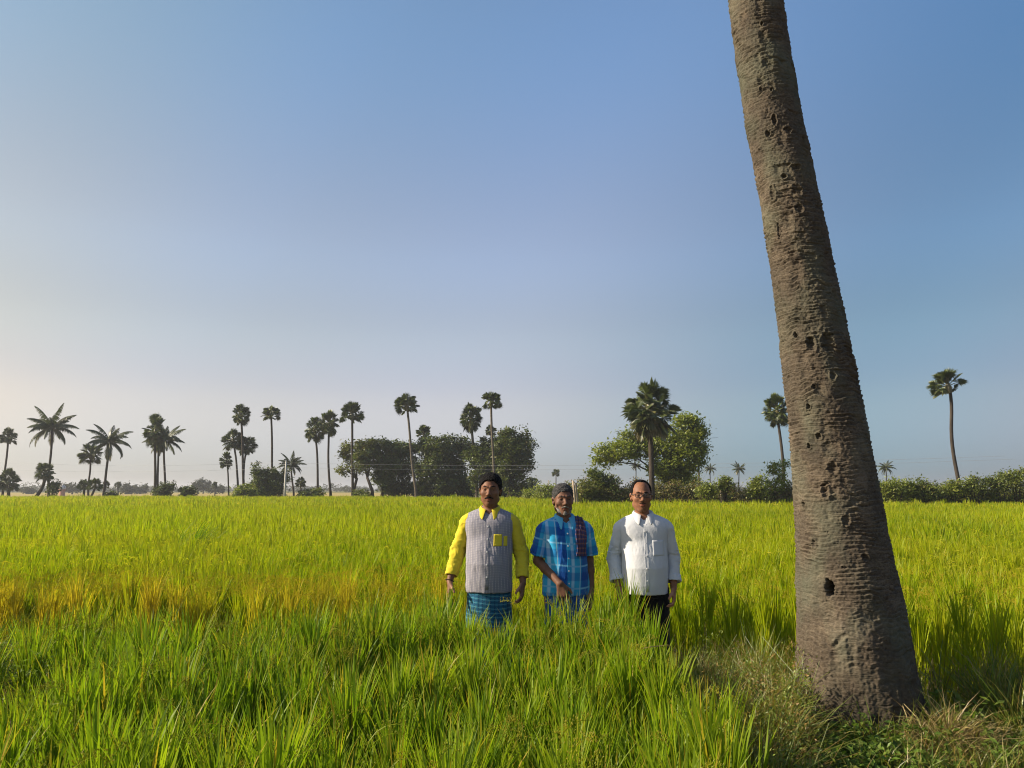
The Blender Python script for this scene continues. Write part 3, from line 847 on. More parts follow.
# ---------------- broad-leaved trees and bushes
def leaf_cloud(mb, blobs, n_clump, per, size, clump_r, ripe=0.1, tint_mu=0.45, flat=0.5):
    """leaf faces gathered in clumps on the shells of blobs (centre, radii, weight)"""
    w = np.array([b[2] for b in blobs], float); w /= w.sum()
    pick = R.choice(len(blobs), n_clump, p=w)
    c = np.array([b[0] for b in blobs], float)[pick]; r = np.array([b[1] for b in blobs], float)[pick]
    d = R.normal(0, 1, (n_clump, 3)); d /= np.linalg.norm(d, axis=1)[:, None]
    cc = c + d * r * (uni(0.25, 1.0, n_clump) ** 0.5)[:, None]
    ct = np.clip(tint_mu + R.normal(0, 0.22, n_clump), 0, 1)
    cr = clump_r * uni(0.6, 1.4, n_clump)
    P = np.repeat(cc, per, 0) + R.normal(0, 1, (n_clump * per, 3)) * np.repeat(cr, per)[:, None] * np.array((1, 1, 0.7)) * 0.6
    n = len(P)
    nrm = R.normal(0, 1, (n, 3)); nrm[:, 2] = np.abs(nrm[:, 2]) + flat; nrm /= np.linalg.norm(nrm, axis=1)[:, None]
    a = R.normal(0, 1, (n, 3)); u = np.cross(nrm, a); u /= np.linalg.norm(u, axis=1)[:, None]; v = np.cross(nrm, u)
    s = (size * uni(0.6, 1.35, n))[:, None]
    V = np.stack([P - u * s, P + v * s * 0.42 + nrm * s * 0.1, P + u * s, P - v * s * 0.42 + nrm * s * 0.1], 1).reshape(-1, 3)
    F = np.arange(n * 4).reshape(-1, 4)
    D = np.zeros((n, 4, 3)); D[..., 0] = np.clip(np.repeat(ct, per) + R.normal(0, 0.15, n), 0, 1)[:, None]
    D[..., 2] = (np.clip(R.normal(ripe, 0.12, n), 0, 1) + (uni(0, 1, n) < ripe * 0.3) * 0.5)[:, None].clip(0, 1)
    mb.add(V, F, D.reshape(-1, 3))

def limbs(foot, fork, tips, r0):
    mb = MB()
    foot, fork = np.array(foot, float), np.array(fork, float)
    mid = (foot + fork) / 2 + np.array((rnd.uniform(-0.1, 0.1), 0.05, 0)) * np.linalg.norm(fork - foot)
    V, F = tube(np.array([foot, mid, fork]), (r0 * 1.25, r0, r0 * 0.8), 8); mb.add(V, F)
    for t in tips:
        t = np.array(t, float)
        m = fork + (t - fork) * 0.5 + np.array((rnd.uniform(-.1, .1), rnd.uniform(-.1, .1), 0.08)) * np.linalg.norm(t - fork)
        V, F = tube(np.array([fork - (fork - mid) * 0.1, m, t]), (r0 * 0.55, r0 * 0.35, r0 * 0.1), 6); mb.add(V, F)
        for _ in range(3):
            q = m + (t - m) * rnd.uniform(0, 0.8)
            e = q + np.array((rnd.gauss(0, 1), rnd.gauss(0, 1), rnd.gauss(0.5, 0.6))) * np.linalg.norm(t - fork) * 0.25
            V, F = tube(np.array([q, e]), (r0 * 0.2, r0 * 0.06), 5); mb.add(V, F)
    return mb

def broad_tree(name, Y, foot_px, fork_px, blobs_px, label, group, mat='foliage', n=260, per=26, size=0.17, clump=0.42, r0=None, ripe=0.08, tint=0.45, depth=0.9, bark='tree_bark', cat='tree', second=()):
    """blobs_px: (px, py, half width px, half height px) round masses of the crown"""
    k = Y / FPX
    f = at(*foot_px, Y); f[2] = 0
    root = thing(name, label, cat, f, group)
    fork = at(*fork_px, Y) - f
    bl = []
    for (x, y, a, b) in blobs_px:
        x, y = x + rnd.uniform(-0.1, 0.1) * a, y + rnd.uniform(-0.12, 0.12) * b
        c = at(x, y, Y + rnd.uniform(-0.4, 0.4) * a * k) - f
        a, b = a * rnd.uniform(1.0, 1.25), b * rnd.uniform(0.9, 1.2)
        bl.append((c, (a * k, a * k * depth, b * k), a * b))
    for _ in range(len(bl) * 3):
        c_, r_, w_ = bl[rnd.randrange(len(bl))]
        an = rnd.uniform(0.0, 3.14); bl.append((c_ + np.array((math.cos(an) * r_[0], rnd.uniform(-.4, .4) * r_[1], math.sin(an) * r_[2])), tuple(q * rnd.uniform(0.15, 0.5) for q in r_), w_ * 0.16))
    r0 = r0 or 1.6 * k
    mb = limbs((0, 0, -0.05), fork, [b[0] + np.array((0, 0, b[1][2] * 0.3)) for b in bl[:len(blobs_px)]], r0)
    for fx, fy in second:
        g = at(fx, fy, Y + rnd.uniform(-0.5, 0.5)) - f; g[2] = -0.05
        V, F = tube(np.array([g, g * 0.5 + fork * 0.5 + np.array((0.1, 0, 0)), bl[rnd.randrange(len(bl))][0]]), (r0 * 0.8, r0 * 0.6, r0 * 0.2), 7); mb.add(V, F)
    mb.build('trunk', M[bark], root, True)
    mb = MB()
    leaf_cloud(mb, bl, int(n * 1.1), per, size, clump * 1.0, ripe, tint)
    mb.build('crown', M[mat], root)
    return root

GG = 'trees of the dense grove left of the men'
broad_tree('olive_green_tree', 84, (352, 497), (357, 478), [(346, 462, 9, 9), (356, 452, 9, 7), (343, 472, 6, 5), (360, 466, 7, 8), (350, 456, 7, 6)], 'thin airy olive tree with see-through crown behind the straight dark palm', GG, 'light_foliage', 90, 22, 0.16, 0.42, ripe=0.25, tint=0.25)
broad_tree('leafy_tree', 82, (373, 497), (367, 477), [(365, 452, 10, 9), (361, 462, 9, 10), (371, 458, 9, 11), (369, 446, 7, 5)], 'rounded tree on a thin leaning stem at the left end of the grove', GG, 'foliage', 190, 24, 0.17, 0.42, ripe=0.2, tint=0.5)
broad_tree('leafy_tree', 83, (382, 497), (383, 480), [(384, 455, 10, 11), (386, 468, 9, 12), (383, 444, 5, 6), (379, 475, 7, 9), (384, 485, 7, 8)], 'dark pointed tree standing second from the left in the grove', GG, 'foliage', 230, 26, 0.17, 0.42, ripe=0.1, tint=0.42)
broad_tree('leafy_tree', 85, (403, 497), (402, 482), [(397, 452, 10, 8), (404, 462, 13, 13), (399, 476, 9, 11), (408, 486, 9, 9), (408, 450, 9, 6)], 'dense dark tree behind the foot of the leaning palmyra palm', GG, 'foliage', 270, 28, 0.17, 0.42, tint=0.32, second=((400, 497), (409, 497)))
broad_tree('leafy_tree', 82, (428, 497), (430, 480), [(427, 453, 11, 12), (438, 446, 9, 8), (434, 466, 13, 14), (426, 481, 9, 12), (441, 484, 9, 10)], 'tall dark tree in the middle of the grove beside the short palmyra crown', GG, 'foliage', 330, 28, 0.17, 0.42, tint=0.42, second=((432, 497), (425, 497)))
broad_tree('leafy_tree', 84, (452, 497), (452, 480), [(447, 447, 8, 9), (455, 455, 11, 12), (449, 468, 12, 13), (458, 478, 9, 12), (446, 486, 8, 9), (463, 448, 7, 9)], 'bushy dark tree left of the long shaggy palmyra in the grove', GG, 'foliage', 330, 28, 0.17, 0.42, tint=0.45, second=((446, 497), (460, 497)))
broad_tree('leafy_tree', 80, (484, 497), (482, 478), [(476, 453, 9, 9), (484, 464, 11, 14), (490, 450, 9, 10), (479, 480, 8, 12), (492, 480, 9, 12)], 'dark tree straight behind the man in yellow sleeves', GG, 'foliage', 300, 28, 0.17, 0.42, tint=0.36)
broad_tree('leafy_tree', 78, (513, 497), (511, 480), [(506, 440, 11, 10), (515, 447, 13, 13), (508, 462, 14, 14), (521, 462, 10, 14), (513, 480, 11, 14), (524, 443, 6, 5), (520, 490, 7, 6)], 'broad dark tree closing the right end of the grove', GG, 'foliage', 420, 30, 0.17, 0.42, tint=0.36, second=((518, 497), (505, 497)))
broad_tree('small_tree', 96, (535, 499), (532, 490), [(529, 484, 5, 4), (534, 482, 4, 3), (531, 488, 4, 3)], 'little thin tree right of the grove on slim stems', GG, 'foliage', 40, 20, 0.15, 0.35, r0=0.09, tint=0.4, second=((529, 499),))
broad_tree('light_green_tree', 54, (668, 503), (667, 478), [(622, 452, 18, 10), (606, 462, 8, 6), (640, 448, 14, 10), (668, 445, 20, 15), (688, 440, 14, 12), (685, 460, 17, 13), (664, 466, 14, 11), (695, 430, 9, 8), (675, 477, 14, 7), (628, 442, 10, 6), (682, 421, 8, 6)], 'spreading light green tree behind the big shaggy palmyra palm', 'trees on the right', 'light_foliage', 760, 30, 0.12, 0.40, r0=0.13, ripe=0.08, tint=0.55, second=((660, 503), (690, 503), (680, 503)))
broad_tree('bare_stem_tree', 48, (776, 503), (776, 485), [(779, 465, 6, 4), (773, 472, 5, 5), (781, 476, 5, 8), (777, 487, 7, 8)], 'young leafy tree at the hedge below the palmyra left of the massive trunk', 'trees on the right', 'light_foliage', 60, 24, 0.09, 0.26, r0=0.05, tint=0.5)
GB = 'bushes at the far field edge'
def bush(Y, px, py, a, b, label, mat='foliage', n=90, tint=0.4, size=0.16, ripe=0.08, group=GB, name='bush', foot=None, clump=0.36):
    k = Y / FPX
    c0 = at(px, py, Y); f = np.array((c0[0], c0[1], 0.0))
    root = thing(name, label, 'bush', f, group)
    c = c0 - f
    mb = MB()
    for j in range(5):
        an = j * 1.3; V, F = tube(np.array([(0.08 * math.cos(an), 0.08 * math.sin(an), -0.05), (0.3 * a * k * math.cos(an), 0.3 * a * k * math.sin(an), c[2] * 0.7), (0.6 * a * k * math.cos(an), 0.6 * a * k * math.sin(an), c[2])]), (0.05, 0.035, 0.01), 5); mb.add(V, F)
    mb.build('stem', M['tree_bark'], root, True)
    mb = MB()
    bl = [(c, (a * k, a * k * 0.8, b * k), 3), (c + np.array((0.45 * a * k, 0.1, -0.25 * b * k)), (a * k * 0.6, a * k * .6, b * k * 0.75), 1), (c + np.array((-0.5 * a * k, -0.1, -0.3 * b * k)), (a * k * 0.55, a * k * .6, b * k * 0.7), 1),
          (np.array((0, 0, c[2] * 0.5)), (a * k * 0.85, a * k * 0.7, c[2] * 0.5), 1.5)]
    for _ in range(5):
        bl.append((c + np.array((rnd.uniform(-1, 1) * a * k, rnd.uniform(-.3, .3) * a * k, rnd.uniform(0.2, 1.15) * b * k)), (a * k * rnd.uniform(.12, .4), a * k * .3, b * k * rnd.uniform(.15, .5)), 0.35))
    leaf_cloud(mb, bl, n, 24, size, clump, ripe, tint)
    mb.build('foliage', M[mat], root)
    return root
bush(83, 267, 483, 16, 14, 'big dark feathery bush at the foot of the lone straight palmyra', n=260, tint=0.34)
bush(84, 280, 478, 8, 6, 'dark bushy outgrowth right of the lone straight palmyra', n=60, tint=0.34)
bush(82, 245, 492, 12, 6, 'bright green low bush at the foot of the tight palm clump', 'light_foliage', n=90, tint=0.4)
bush(82, 258, 494, 9, 4, 'low green bush between the palm clump and the dark bush', 'light_foliage', n=60, tint=0.2)
bush(84, 163, 491, 8, 7, 'dark round bush at the foot of the shaggy palmyra', n=80, tint=0.25)
bush(84, 187, 493, 6.5, 5, 'small dark round bush standing alone on the left field edge', n=60, tint=0.3)
bush(84, 111, 496, 5, 3, 'low dark bush right of the curved coconut stem', n=36, tint=0.25)
bush(84, 54, 487, 5, 5, 'thin bush just right of the leaning squat palm', n=30, tint=0.4)
for px_, a_, b_, lb in ((393, 10, 8, 'dark undergrowth bush at the left foot of the grove'), (417, 9, 7, 'dark undergrowth bush beside the foot of the leaning palmyra palm'), (444, 12, 9, 'dark undergrowth bush under the middle of the grove'), (468, 10, 9, 'dark undergrowth bush left of the man in yellow sleeves'), (503, 11, 9, 'dark undergrowth bush just right of the head of the man in yellow sleeves')):
    bush(86, px_, 489, a_, b_, lb, n=90, tint=0.25, group='undergrowth bushes of the grove')
bush(83, 310, 495, 12, 4, 'low weedy bush between the pole and the touching palms', 'hedge', n=70, tint=0.35)
bush(82, 362, 496, 9, 4, 'low weedy bush under the thin olive tree', 'hedge', n=50, tint=0.5)
bush(64, 545, 494, 11, 7, 'sunlit yellow green bush left of the man in the blue shirt', 'light_foliage', n=110, tint=0.75, size=0.10)
bush(66, 533, 498, 8, 5, 'low yellow green weeds right of the grove', 'light_foliage', n=60, tint=0.8, size=0.10)
bush(49, 602, 490, 18, 15, 'tall dark tangled bush between the blue shirted man and the man in white', 'hedge', n=260, tint=0.30, size=0.10, clump=0.3)
bush(48, 585, 495, 10, 9, 'dense bush beside the leaning pale post', 'hedge', n=110, tint=0.38, size=0.10, ripe=0.2, clump=0.3)
bush(60, 690, 480, 9, 6, 'faint green shrub under the small right palmyra', 'light_foliage', n=50, tint=0.6, size=0.09)
GD = 'shrubs rising from the right hedges'
for px_, py_, a_, b_, lb in ((725, 484, 5, 6, 'small upright shrub rising from the hedge beside the wooden post'), (706, 490, 9, 6, 'yellow green shrub in the hedge under the two far coconut palms'), (757, 488, 9, 9, 'grey green feathery shrub in the hedge left of the massive trunk'),
                            (896, 488, 16, 9, 'pale green rounded shrub just right of the massive trunk'), (925, 490, 13, 9, 'green rounded shrub below the far right hedge top'), (953, 489, 6, 7, 'shrub at the foot of the curved slender palm'),
                            (1000, 484, 12, 8, 'dark bushy shrub near the right edge of the picture'), (1016, 480, 9, 8, 'tallest hedge shrub touching the right edge of the picture'), (975, 487, 10, 7, 'light shrub in the hedge right of the curved slender palm')):
    bush(45.5, px_, py_, a_, b_, lb, 'light_foliage' if a_ in (16, 9, 6) else 'hedge', n=int(20 + a_ * b_ * 0.8), tint=0.42, size=0.085, ripe=0.1, group=GD, clump=0.28)

def hedge(x0, x1, Yf, top_fn, label, seed, n, ripe, depth=1.6):
    """a long tangled hedge between two picture columns"""
    a, b = at(x0, 490, Yf(x0)), at(x1, 490, Yf(x1))
    root = thing('hedge', label, 'hedge', ((a[0] + b[0]) / 2, (a[1] + b[1]) / 2, 0.0))
    o = np.array(root.location)
    bl = []; tops = []
    for q in np.linspace(0, 1, n):
        px = x0 + (x1 - x0) * q + rnd.uniform(-3, 3)
        Y = Yf(px) + depth / 2
        topz = at(px, top_fn(px) + rnd.uniform(-4.0, 4.5), Y)[2]
        c = at(px, 490, Y + rnd.uniform(-0.4, 0.4)); c[2] = topz * 0.5
        bl.append((c - o, (rnd.uniform(0.5, 1.4), depth * 0.5, topz * rnd.uniform(0.42, 0.6)), 1))
        if rnd.random() < 0.5: tops.append((c - o + np.array((rnd.uniform(-.6, .6), 0, topz * rnd.uniform(0.30, 0.50))), (rnd.uniform(0.15, 0.4), 0.3, rnd.uniform(0.15, 0.45)), 0.3))
    mb = MB()
    leaf_cloud(mb, bl + tops, n * 40, 24, 0.085, 0.36, ripe, 0.48)
    mb.build('foliage', M['hedge'], root)
    mb = MB()
    for bb in bl:
        for _ in range(3):
            c = bb[0]; dx = rnd.uniform(-0.5, 0.5)
            V, F = tube(np.array([(c[0] + dx, c[1], -0.05), (c[0] + dx * 1.3, c[1] - 0.2, c[2]), (c[0] + dx * 1.6, c[1] - 0.3, c[2] * 1.45)]), (0.03, 0.02, 0.008), 5); mb.add(V, F)
    mb.build('stem', M['tree_bark'], root, True)
hedge(572, 800, lambda x: 47.5 + (800 - x) * 0.004, lambda x: 485 if x < 700 else 489, 'long dark brown and green hedge behind the men, ending at the massive trunk', 1, 40, 0.42)
hedge(868, 1050, lambda x: 46.0, lambda x: 487.5, 'green weedy hedge along the field right of the massive trunk', 2, 34, 0.22)

# ---------------- beyond the field: dry strips and the hazy tree line
M['stubble'] = plain_mat('stubble', (0.30, 0.225, 0.075), (0.42, 0.33, 0.12), 0.4, 0.95, 0, 1, 0.05)
def sheet(name, x0, x1, y0, y1, mat, z):
    n = 24
    xs = np.linspace(x0, x1, n); yb = y0 + 3 * vnoise(xs * 0.1, 3, 0, 7); yt = y1 + 10 * vnoise(xs * 0.05, 9, 0, 8)
    V = np.concatenate([np.stack([xs, yb, np.full(n, z)], 1), np.stack([xs, yt, np.full(n, z)], 1)])
    i = np.arange(n - 1)
    tag(mesh(name, V, np.stack([i, i + 1, i + n + 1, i + n], 1), mat), kind='structure')
M['scrub'] = plain_mat('dry_grassland', (0.13, 0.15, 0.04), (0.22, 0.21, 0.07), 0.15, 0.95, 0, 1, 0.05)
sheet('dry_field', -330, -20, 150, 330, M['stubble'], 0.06)
sheet('grass_field', -19, 60, 150, 330, M['scrub'], 0.05)
sheet('pasture', -420, 400, 350, 520, M['scrub'], 0.07)
mb = MB()
for _ in range(420):
    y = rnd.uniform(360, 640); x = rnd.uniform(-0.78, 0.72) * y
    h = rnd.uniform(1.5, 4.0) * (1.0 if rnd.random() < 0.85 else 1.5)
    leaf_cloud(mb, [((x, y, h * 0.5), (h * rnd.uniform(0.8, 1.8), h * 0.7, h * 0.5), 1)], 12, 12, 0.55, 1.0, 0.15, 0.4)
tag(mb.build('treeline', M['far_foliage']), 'low hazy line of far trees under the sky beyond the field', 'trees', kind='stuff')
for k, (px_, py_, w_, Y_) in enumerate(((203, 485, 6, 260), (265, 486, 5, 260), (198, 487, 5, 240), (72, 488, 8, 230), (127, 489, 6, 230), (140, 490, 7, 240), (215, 489, 6, 240), (27, 490, 6, 240))):
    broad_tree('far_tree', Y_, (px_, 495), (px_, 491), [(px_, py_, w_, 3.2), (px_ + w_ * 0.6, py_ + 1.5, w_ * 0.6, 2.2)], ('hazy far tree, %s' % ('left of the tight palm clump', 'behind the dark bush', 'low and wide, left of the clump', 'between the tall and the curved coconut palms', 'just right of the curved coconut palm', 'broad, left of the shaggy palmyra', 'at the left foot of the clump', 'near the left edge')[k]), 'far hazy trees', 'far_foliage', 34, 16, 0.45, 0.8, r0=0.25, tint=0.35)

# ---------------- posts, the pole and its wires
M['concrete'] = plain_mat('weathered_concrete', (0.40, 0.38, 0.35), (0.58, 0.56, 0.52), 2.0, 0.85, 0.2, 20)
M['wood'] = plain_mat('grey_wood', (0.22, 0.17, 0.12), (0.40, 0.32, 0.23), 4.0, 0.85, 0.3, 20, stretch=(1, 1, 0.2))
M['wire'] = plain_mat('wire', (0.25, 0.25, 0.26), (0.32, 0.32, 0.33), 2.0, 0.5)
pole_p = at(285, 490, 80); pole_p[2] = 0
pole = thing('utility_pole', 'slim pale grey concrete utility pole right of the dark bush', 'pole', pole_p)
ptop = at(285, 461.5, 80)[2]
V, F = tube(np.array([(0, 0, -0.1), (0, 0, ptop * 0.5), (0, 0, ptop)]), (0.13, 0.105, 0.08), 10); MB().add(V, F).build('shaft', M['concrete'], pole, True)
V, F = tube(np.array([(-0.55, 0, ptop - 0.3), (0.55, 0, ptop - 0.3)]), 0.045, 6); MB().add(V, F).build('cross_arm', M['concrete'], pole, False)
for sx in (-0.45, 0, 0.45):
    z0 = ptop - 0.26 if sx else ptop
    V, F = tube(np.array([(sx, 0, z0), (sx, 0, z0 + .05), (sx, 0, z0 + 0.10), (sx, 0, z0 + 0.14)]), (0.03, 0.045, 0.04, 0.015), 8); MB().add(V, F).build('insulator', M['concrete'], pole, True)
def wire(x0, Y0, z0, x1, Y1, z1, label):
    t = np.linspace(0, 1, 30)
    P = np.stack([x0 + (x1 - x0) * t, Y0 + (Y1 - Y0) * t, z0 + (z1 - z0) * t - 0.5 * 4 * t * (1 - t)], 1)
    V, F = tube(P, 0.008, 5)
    tag(MB().add(V, F).build('power_line', M['wire']), label, 'power line', 'power lines across the fields')
for sx, lb in ((-0.45, 'upper thin wire'), (0.45, 'lower thin wire')):
    zt = pole_p[2] + ptop - 0.12 - (0.5 if sx > 0 else 0)
    wire(pole_p[0] + sx, 80, zt, 40 + sx, 62, at(900, 456 if sx < 0 else 459, 62)[2] + 0.0, lb + ' running right from the grey pole across the sky')
    wire(pole_p[0] + sx, 80, zt, -75 + sx, 105, zt + 1.2 - (sx > 0) * 0.5, lb + ' running left from the grey pole across the sky')

def post(px, top_py, Y, lean_px, w, label, mat, kind):
    b = at(px, 500, Y); b[2] = 0
    t = at(px + lean_px, top_py, Y) - b
    V, F = tube(np.array([(0, 0, -0.1), t * 0.33, t * 0.66 + np.array((0.01, 0, 0)), t]), (w, w * 0.95, w * 0.97, w * 0.85), 9)
    o = MB().add(V, F).build('fence_post', mat, None, True); o.location = [float(v) for v in b]
    tag(o, label, 'post', 'old posts at the far field edge')
post(576, 480.5, 46.5, -3, 0.075, 'pale leaning post at the left end of the dark hedge', M['wood'], 0)
post(579, 483, 46.6, -3.5, 0.06, 'second thinner leaning post right beside the pale leaning post', M['wood'], 0)
post(722, 483.5, 45.9, -1, 0.09, 'stout upright wooden post in front of the hedge', M['wood'], 0)
post(548.5, 480, 70, 0, 0.03, 'thin bare pole left of the man in the blue shirt', M['wood'], 0)
# the little white shrine seen far off on the left
sh = at(62, 494, 150); sh[2] = 0.0
SHK = 1.5
shr = thing('shrine', 'tiny white field shrine with a rounded top, far off on the left', 'shrine', sh)
M['limewash'] = plain_mat('limewash', (0.62, 0.56, 0.52), (0.75, 0.70, 0.66), 3, 0.9)
M['ochre'] = plain_mat('ochre_wash', (0.50, 0.24, 0.15), (0.58, 0.32, 0.22), 3, 0.9)
V, F = tube(SHK * np.array([(0, 0, 0.0), (0, 0, 0.1), (0, 0, 0.1), (0, 0, 0.95), (0, 0, 0.96), (0, 0, 1.02)]), SHK * np.array((0.50, 0.50, 0.36, 0.34, 0.42, 0.42)), 12); MB().add(V, F).build('base', M['ochre'], shr)
V, F = tube(SHK * np.array([(0, 0, 1.02), (0, 0, 1.2), (0, 0, 1.4), (0, 0, 1.55), (0, 0, 1.62), (0, 0, 1.8)]), SHK * np.array((0.40, 0.43, 0.36, 0.2, 0.06, 0.02)), 12); MB().add(V, F).build('dome', M['limewash'], shr, True)
# ------------------------------------------------------------------ the three men
class Field:
    """a signed distance field on a grid, turned into one continuous skin by surface nets"""
    def __init__(self, lo, hi, h):
        self.lo = np.array(lo, float); self.h = h
        self.n = np.ceil((np.array(hi) - self.lo) / h).astype(int) + 1
        self.D = np.full(tuple(self.n), 0.5, np.float32)
    def box(self, lo, hi):
        a = np.clip(np.floor((np.array(lo) - self.lo) / self.h).astype(int), 0, self.n - 1)
        b = np.clip(np.ceil((np.array(hi) - self.lo) / self.h).astype(int) + 1, a + 1, self.n)
        sl = tuple(slice(i, j) for i, j in zip(a, b))
        g = [(self.lo[k] + np.arange(a[k], b[k]) * self.h).astype(np.float32) for k in range(3)]
        return sl, g[0][:, None, None], g[1][None, :, None], g[2][None, None, :]
    def _min(self, sl, d, k):
        a = self.D[sl]
        if k <= 0:
            self.D[sl] = np.minimum(a, d); return
        h = np.maximum(k - np.abs(a - d), 0) / k
        self.D[sl] = np.minimum(a, d) - h * h * k * 0.25
    def _cut(self, sl, d, k):
        a = self.D[sl]; d = -d
        h = np.maximum(k - np.abs(a - d), 0) / max(k, 1e-6)
        self.D[sl] = np.maximum(a, d) + h * h * k * 0.25
    def ell(self, c, r, k=0.02, cut=False, rot=0.0):
        c, r = np.array(c, float), np.array(r, float)
        m = r.max() + 0.035
        sl, x, y, z = self.box(c - m, c + m)
        x, y, z = x - c[0], y - c[1], z - c[2]
        if rot:
            x, z = x * math.cos(rot) + z * math.sin(rot), z * math.cos(rot) - x * math.sin(rot)
        q = np.sqrt((x / r[0]) ** 2 + (y / r[1]) ** 2 + (z / r[2]) ** 2)
        q2 = np.sqrt((x / r[0] ** 2) ** 2 + (y / r[1] ** 2) ** 2 + (z / r[2] ** 2) ** 2) + 1e-6
        d = np.where(q < 0.2, q * 0 - r.min() * 0.8, q * (q - 1) / q2)
        (self._cut if cut else self._min)(sl, d.astype(np.float32), k)
    def cone(self, a, b, ra, rb, k=0.02, cut=False):
        a, b = np.array(a, float), np.array(b, float)
        m = max(ra, rb) + 0.035
        sl, x, y, z = self.box(np.minimum(a, b) - m, np.maximum(a, b) + m)
        d = b - a; L2 = float(d @ d)
        t = np.clip(((x - a[0]) * d[0] + (y - a[1]) * d[1] + (z - a[2]) * d[2]) / L2, 0, 1)
        dist = np.sqrt((x - a[0] - t * d[0]) ** 2 + (y - a[1] - t * d[1]) ** 2 + (z - a[2] - t * d[2]) ** 2) - (ra + (rb - ra) * t)
        (self._cut if cut else self._min)(sl, dist.astype(np.float32), k)
    def chain(self, pts, rs, k=0.02):
        for i in range(len(pts) - 1):
            self.cone(pts[i], pts[i + 1], rs[i], rs[i + 1], k)
    def tubeprof(self, zs, a, b, cx, cy, k=0.02, p=2.3):
        """upright tube with elliptic sections given at heights zs"""
        zs = np.array(zs, float)
        M_ = max(max(a), max(b)) + 0.05
        sl, x, y, z = self.box((min(cx) - M_, min(cy) - M_, zs[0] - 0.03), (max(cx) + M_, max(cy) + M_, zs[-1] + 0.03))
        A, B, X0, Y0 = (np.interp(z, zs, q) for q in (a, b, cx, cy))
        q = (np.abs((x - X0) / A) ** p + np.abs((y - Y0) / B) ** p) ** (1 / p)
        d = (q - 1) * np.minimum(A, B)
        dz = np.maximum(zs[0] - z, z - zs[-1])
        d = np.maximum(d, dz)
        self._min(sl, d.astype(np.float32), k)
    def below(self, z0, f=None):
        """cut away everything under a height"""
        z = (self.lo[2] + np.arange(self.n[2]) * self.h).astype(np.float32)[None, None, :]
        if f is None:
            self.D = np.maximum(self.D, z0 - z)
        else:
            x = (self.lo[0] + np.arange(self.n[0]) * self.h).astype(np.float32)[:, None, None]
            self.D = np.maximum(self.D, f(x) - z)
    def plane(self, p, nrm):
        """keep the side the normal points away from"""
        p, nrm = np.array(p, float), np.array(nrm, float); nrm /= np.linalg.norm(nrm)
        g = [(self.lo[k] + np.arange(self.n[k]) * self.h).astype(np.float32) for k in range(3)]
        d = (g[0][:, None, None] - p[0]) * nrm[0] + (g[1][None, :, None] - p[1]) * nrm[1] + (g[2][None, None, :] - p[2]) * nrm[2]
        self.D = np.maximum(self.D, d.astype(np.float32))
    def copy(self):
        f = Field.__new__(Field); f.lo, f.h, f.n, f.D = self.lo, self.h, self.n, self.D.copy()
        return f
    def skin(self, smooth=1):
        D = self.D
        s = D < 0
        nx, ny, nz = D.shape
        c = np.zeros((nx - 1, ny - 1, nz - 1), np.uint8)
        for i in (0, 1):
            for j in (0, 1):
                for k in (0, 1):
                    c += s[i:nx - 1 + i, j:ny - 1 + j, k:nz - 1 + k]
        act = (c > 0) & (c < 8)
        idx = np.argwhere(act)
        vid = np.full(act.shape, -1, np.int32); vid[act] = np.arange(len(idx))
        acc = np.zeros((len(idx), 3)); cnt = np.zeros(len(idx))
        corners = [(i, j, k) for i in (0, 1) for j in (0, 1) for k in (0, 1)]
        val = {q: D[idx[:, 0] + q[0], idx[:, 1] + q[1], idx[:, 2] + q[2]] for q in corners}
        for q in corners:
            for ax in range(3):
                if q[ax] == 0:
                    r = list(q); r[ax] = 1; r = tuple(r)
                    a, b = val[q], val[r]
                    m = (a < 0) != (b < 0)
                    t = np.where(m, a / np.where(np.abs(a - b) < 1e-9, 1e-9, a - b), 0)
                    p = np.array(q, float)[None] + np.zeros((len(idx), 3)); p[:, ax] += t
                    acc[m] += p[m]; cnt[m] += 1
        V = (idx + acc / cnt[:, None]) * self.h + self.lo
        F = []
        for ax in range(3):
            sl0 = [slice(None)] * 3; sl1 = [slice(None)] * 3
            sl0[ax] = slice(0, -1); sl1[ax] = slice(1, None)
            cr = s[tuple(sl0)] != s[tuple(sl1)]
            e = np.argwhere(cr)
            o1, o2 = [(1, 2), (2, 0), (0, 1)][ax]
            ok = (e[:, o1] > 0) & (e[:, o2] > 0) & (e[:, o1] < D.shape[o1] - 1) & (e[:, o2] < D.shape[o2] - 1)
            e = e[ok]
            def cell(d1, d2):
                q = e.copy(); q[:, o1] += d1; q[:, o2] += d2
                return vid[q[:, 0], q[:, 1], q[:, 2]]
            quad = np.stack([cell(-1, -1), cell(0, -1), cell(0, 0), cell(-1, 0)], 1)
            inside = s[e[:, 0], e[:, 1], e[:, 2]]
            quad[~inside] = quad[~inside][:, ::-1]
            F.append(quad)
        F = np.concatenate(F); F = F[(F >= 0).all(1)]
        for _ in range(smooth):
            S_ = np.zeros_like(V); n_ = np.zeros(len(V))
            for a, b in ((0, 1), (1, 2), (2, 3), (3, 0)):
                np.add.at(S_, F[:, a], V[F[:, b]]); np.add.at(n_, F[:, a], 1)
            m = n_ > 0
            V[m] = 0.5 * V[m] + 0.5 * S_[m] / n_[m][:, None]
        return V, F

def normals(V, F):
    a = V[F[:, 2]] - V[F[:, 0]]; b = V[F[:, 3]] - V[F[:, 1]]
    n = np.cross(a, b); out = np.zeros_like(V)
    for k in range(4): np.add.at(out, F[:, k], n)
    return out / (np.linalg.norm(out, axis=1)[:, None] + 1e-12)

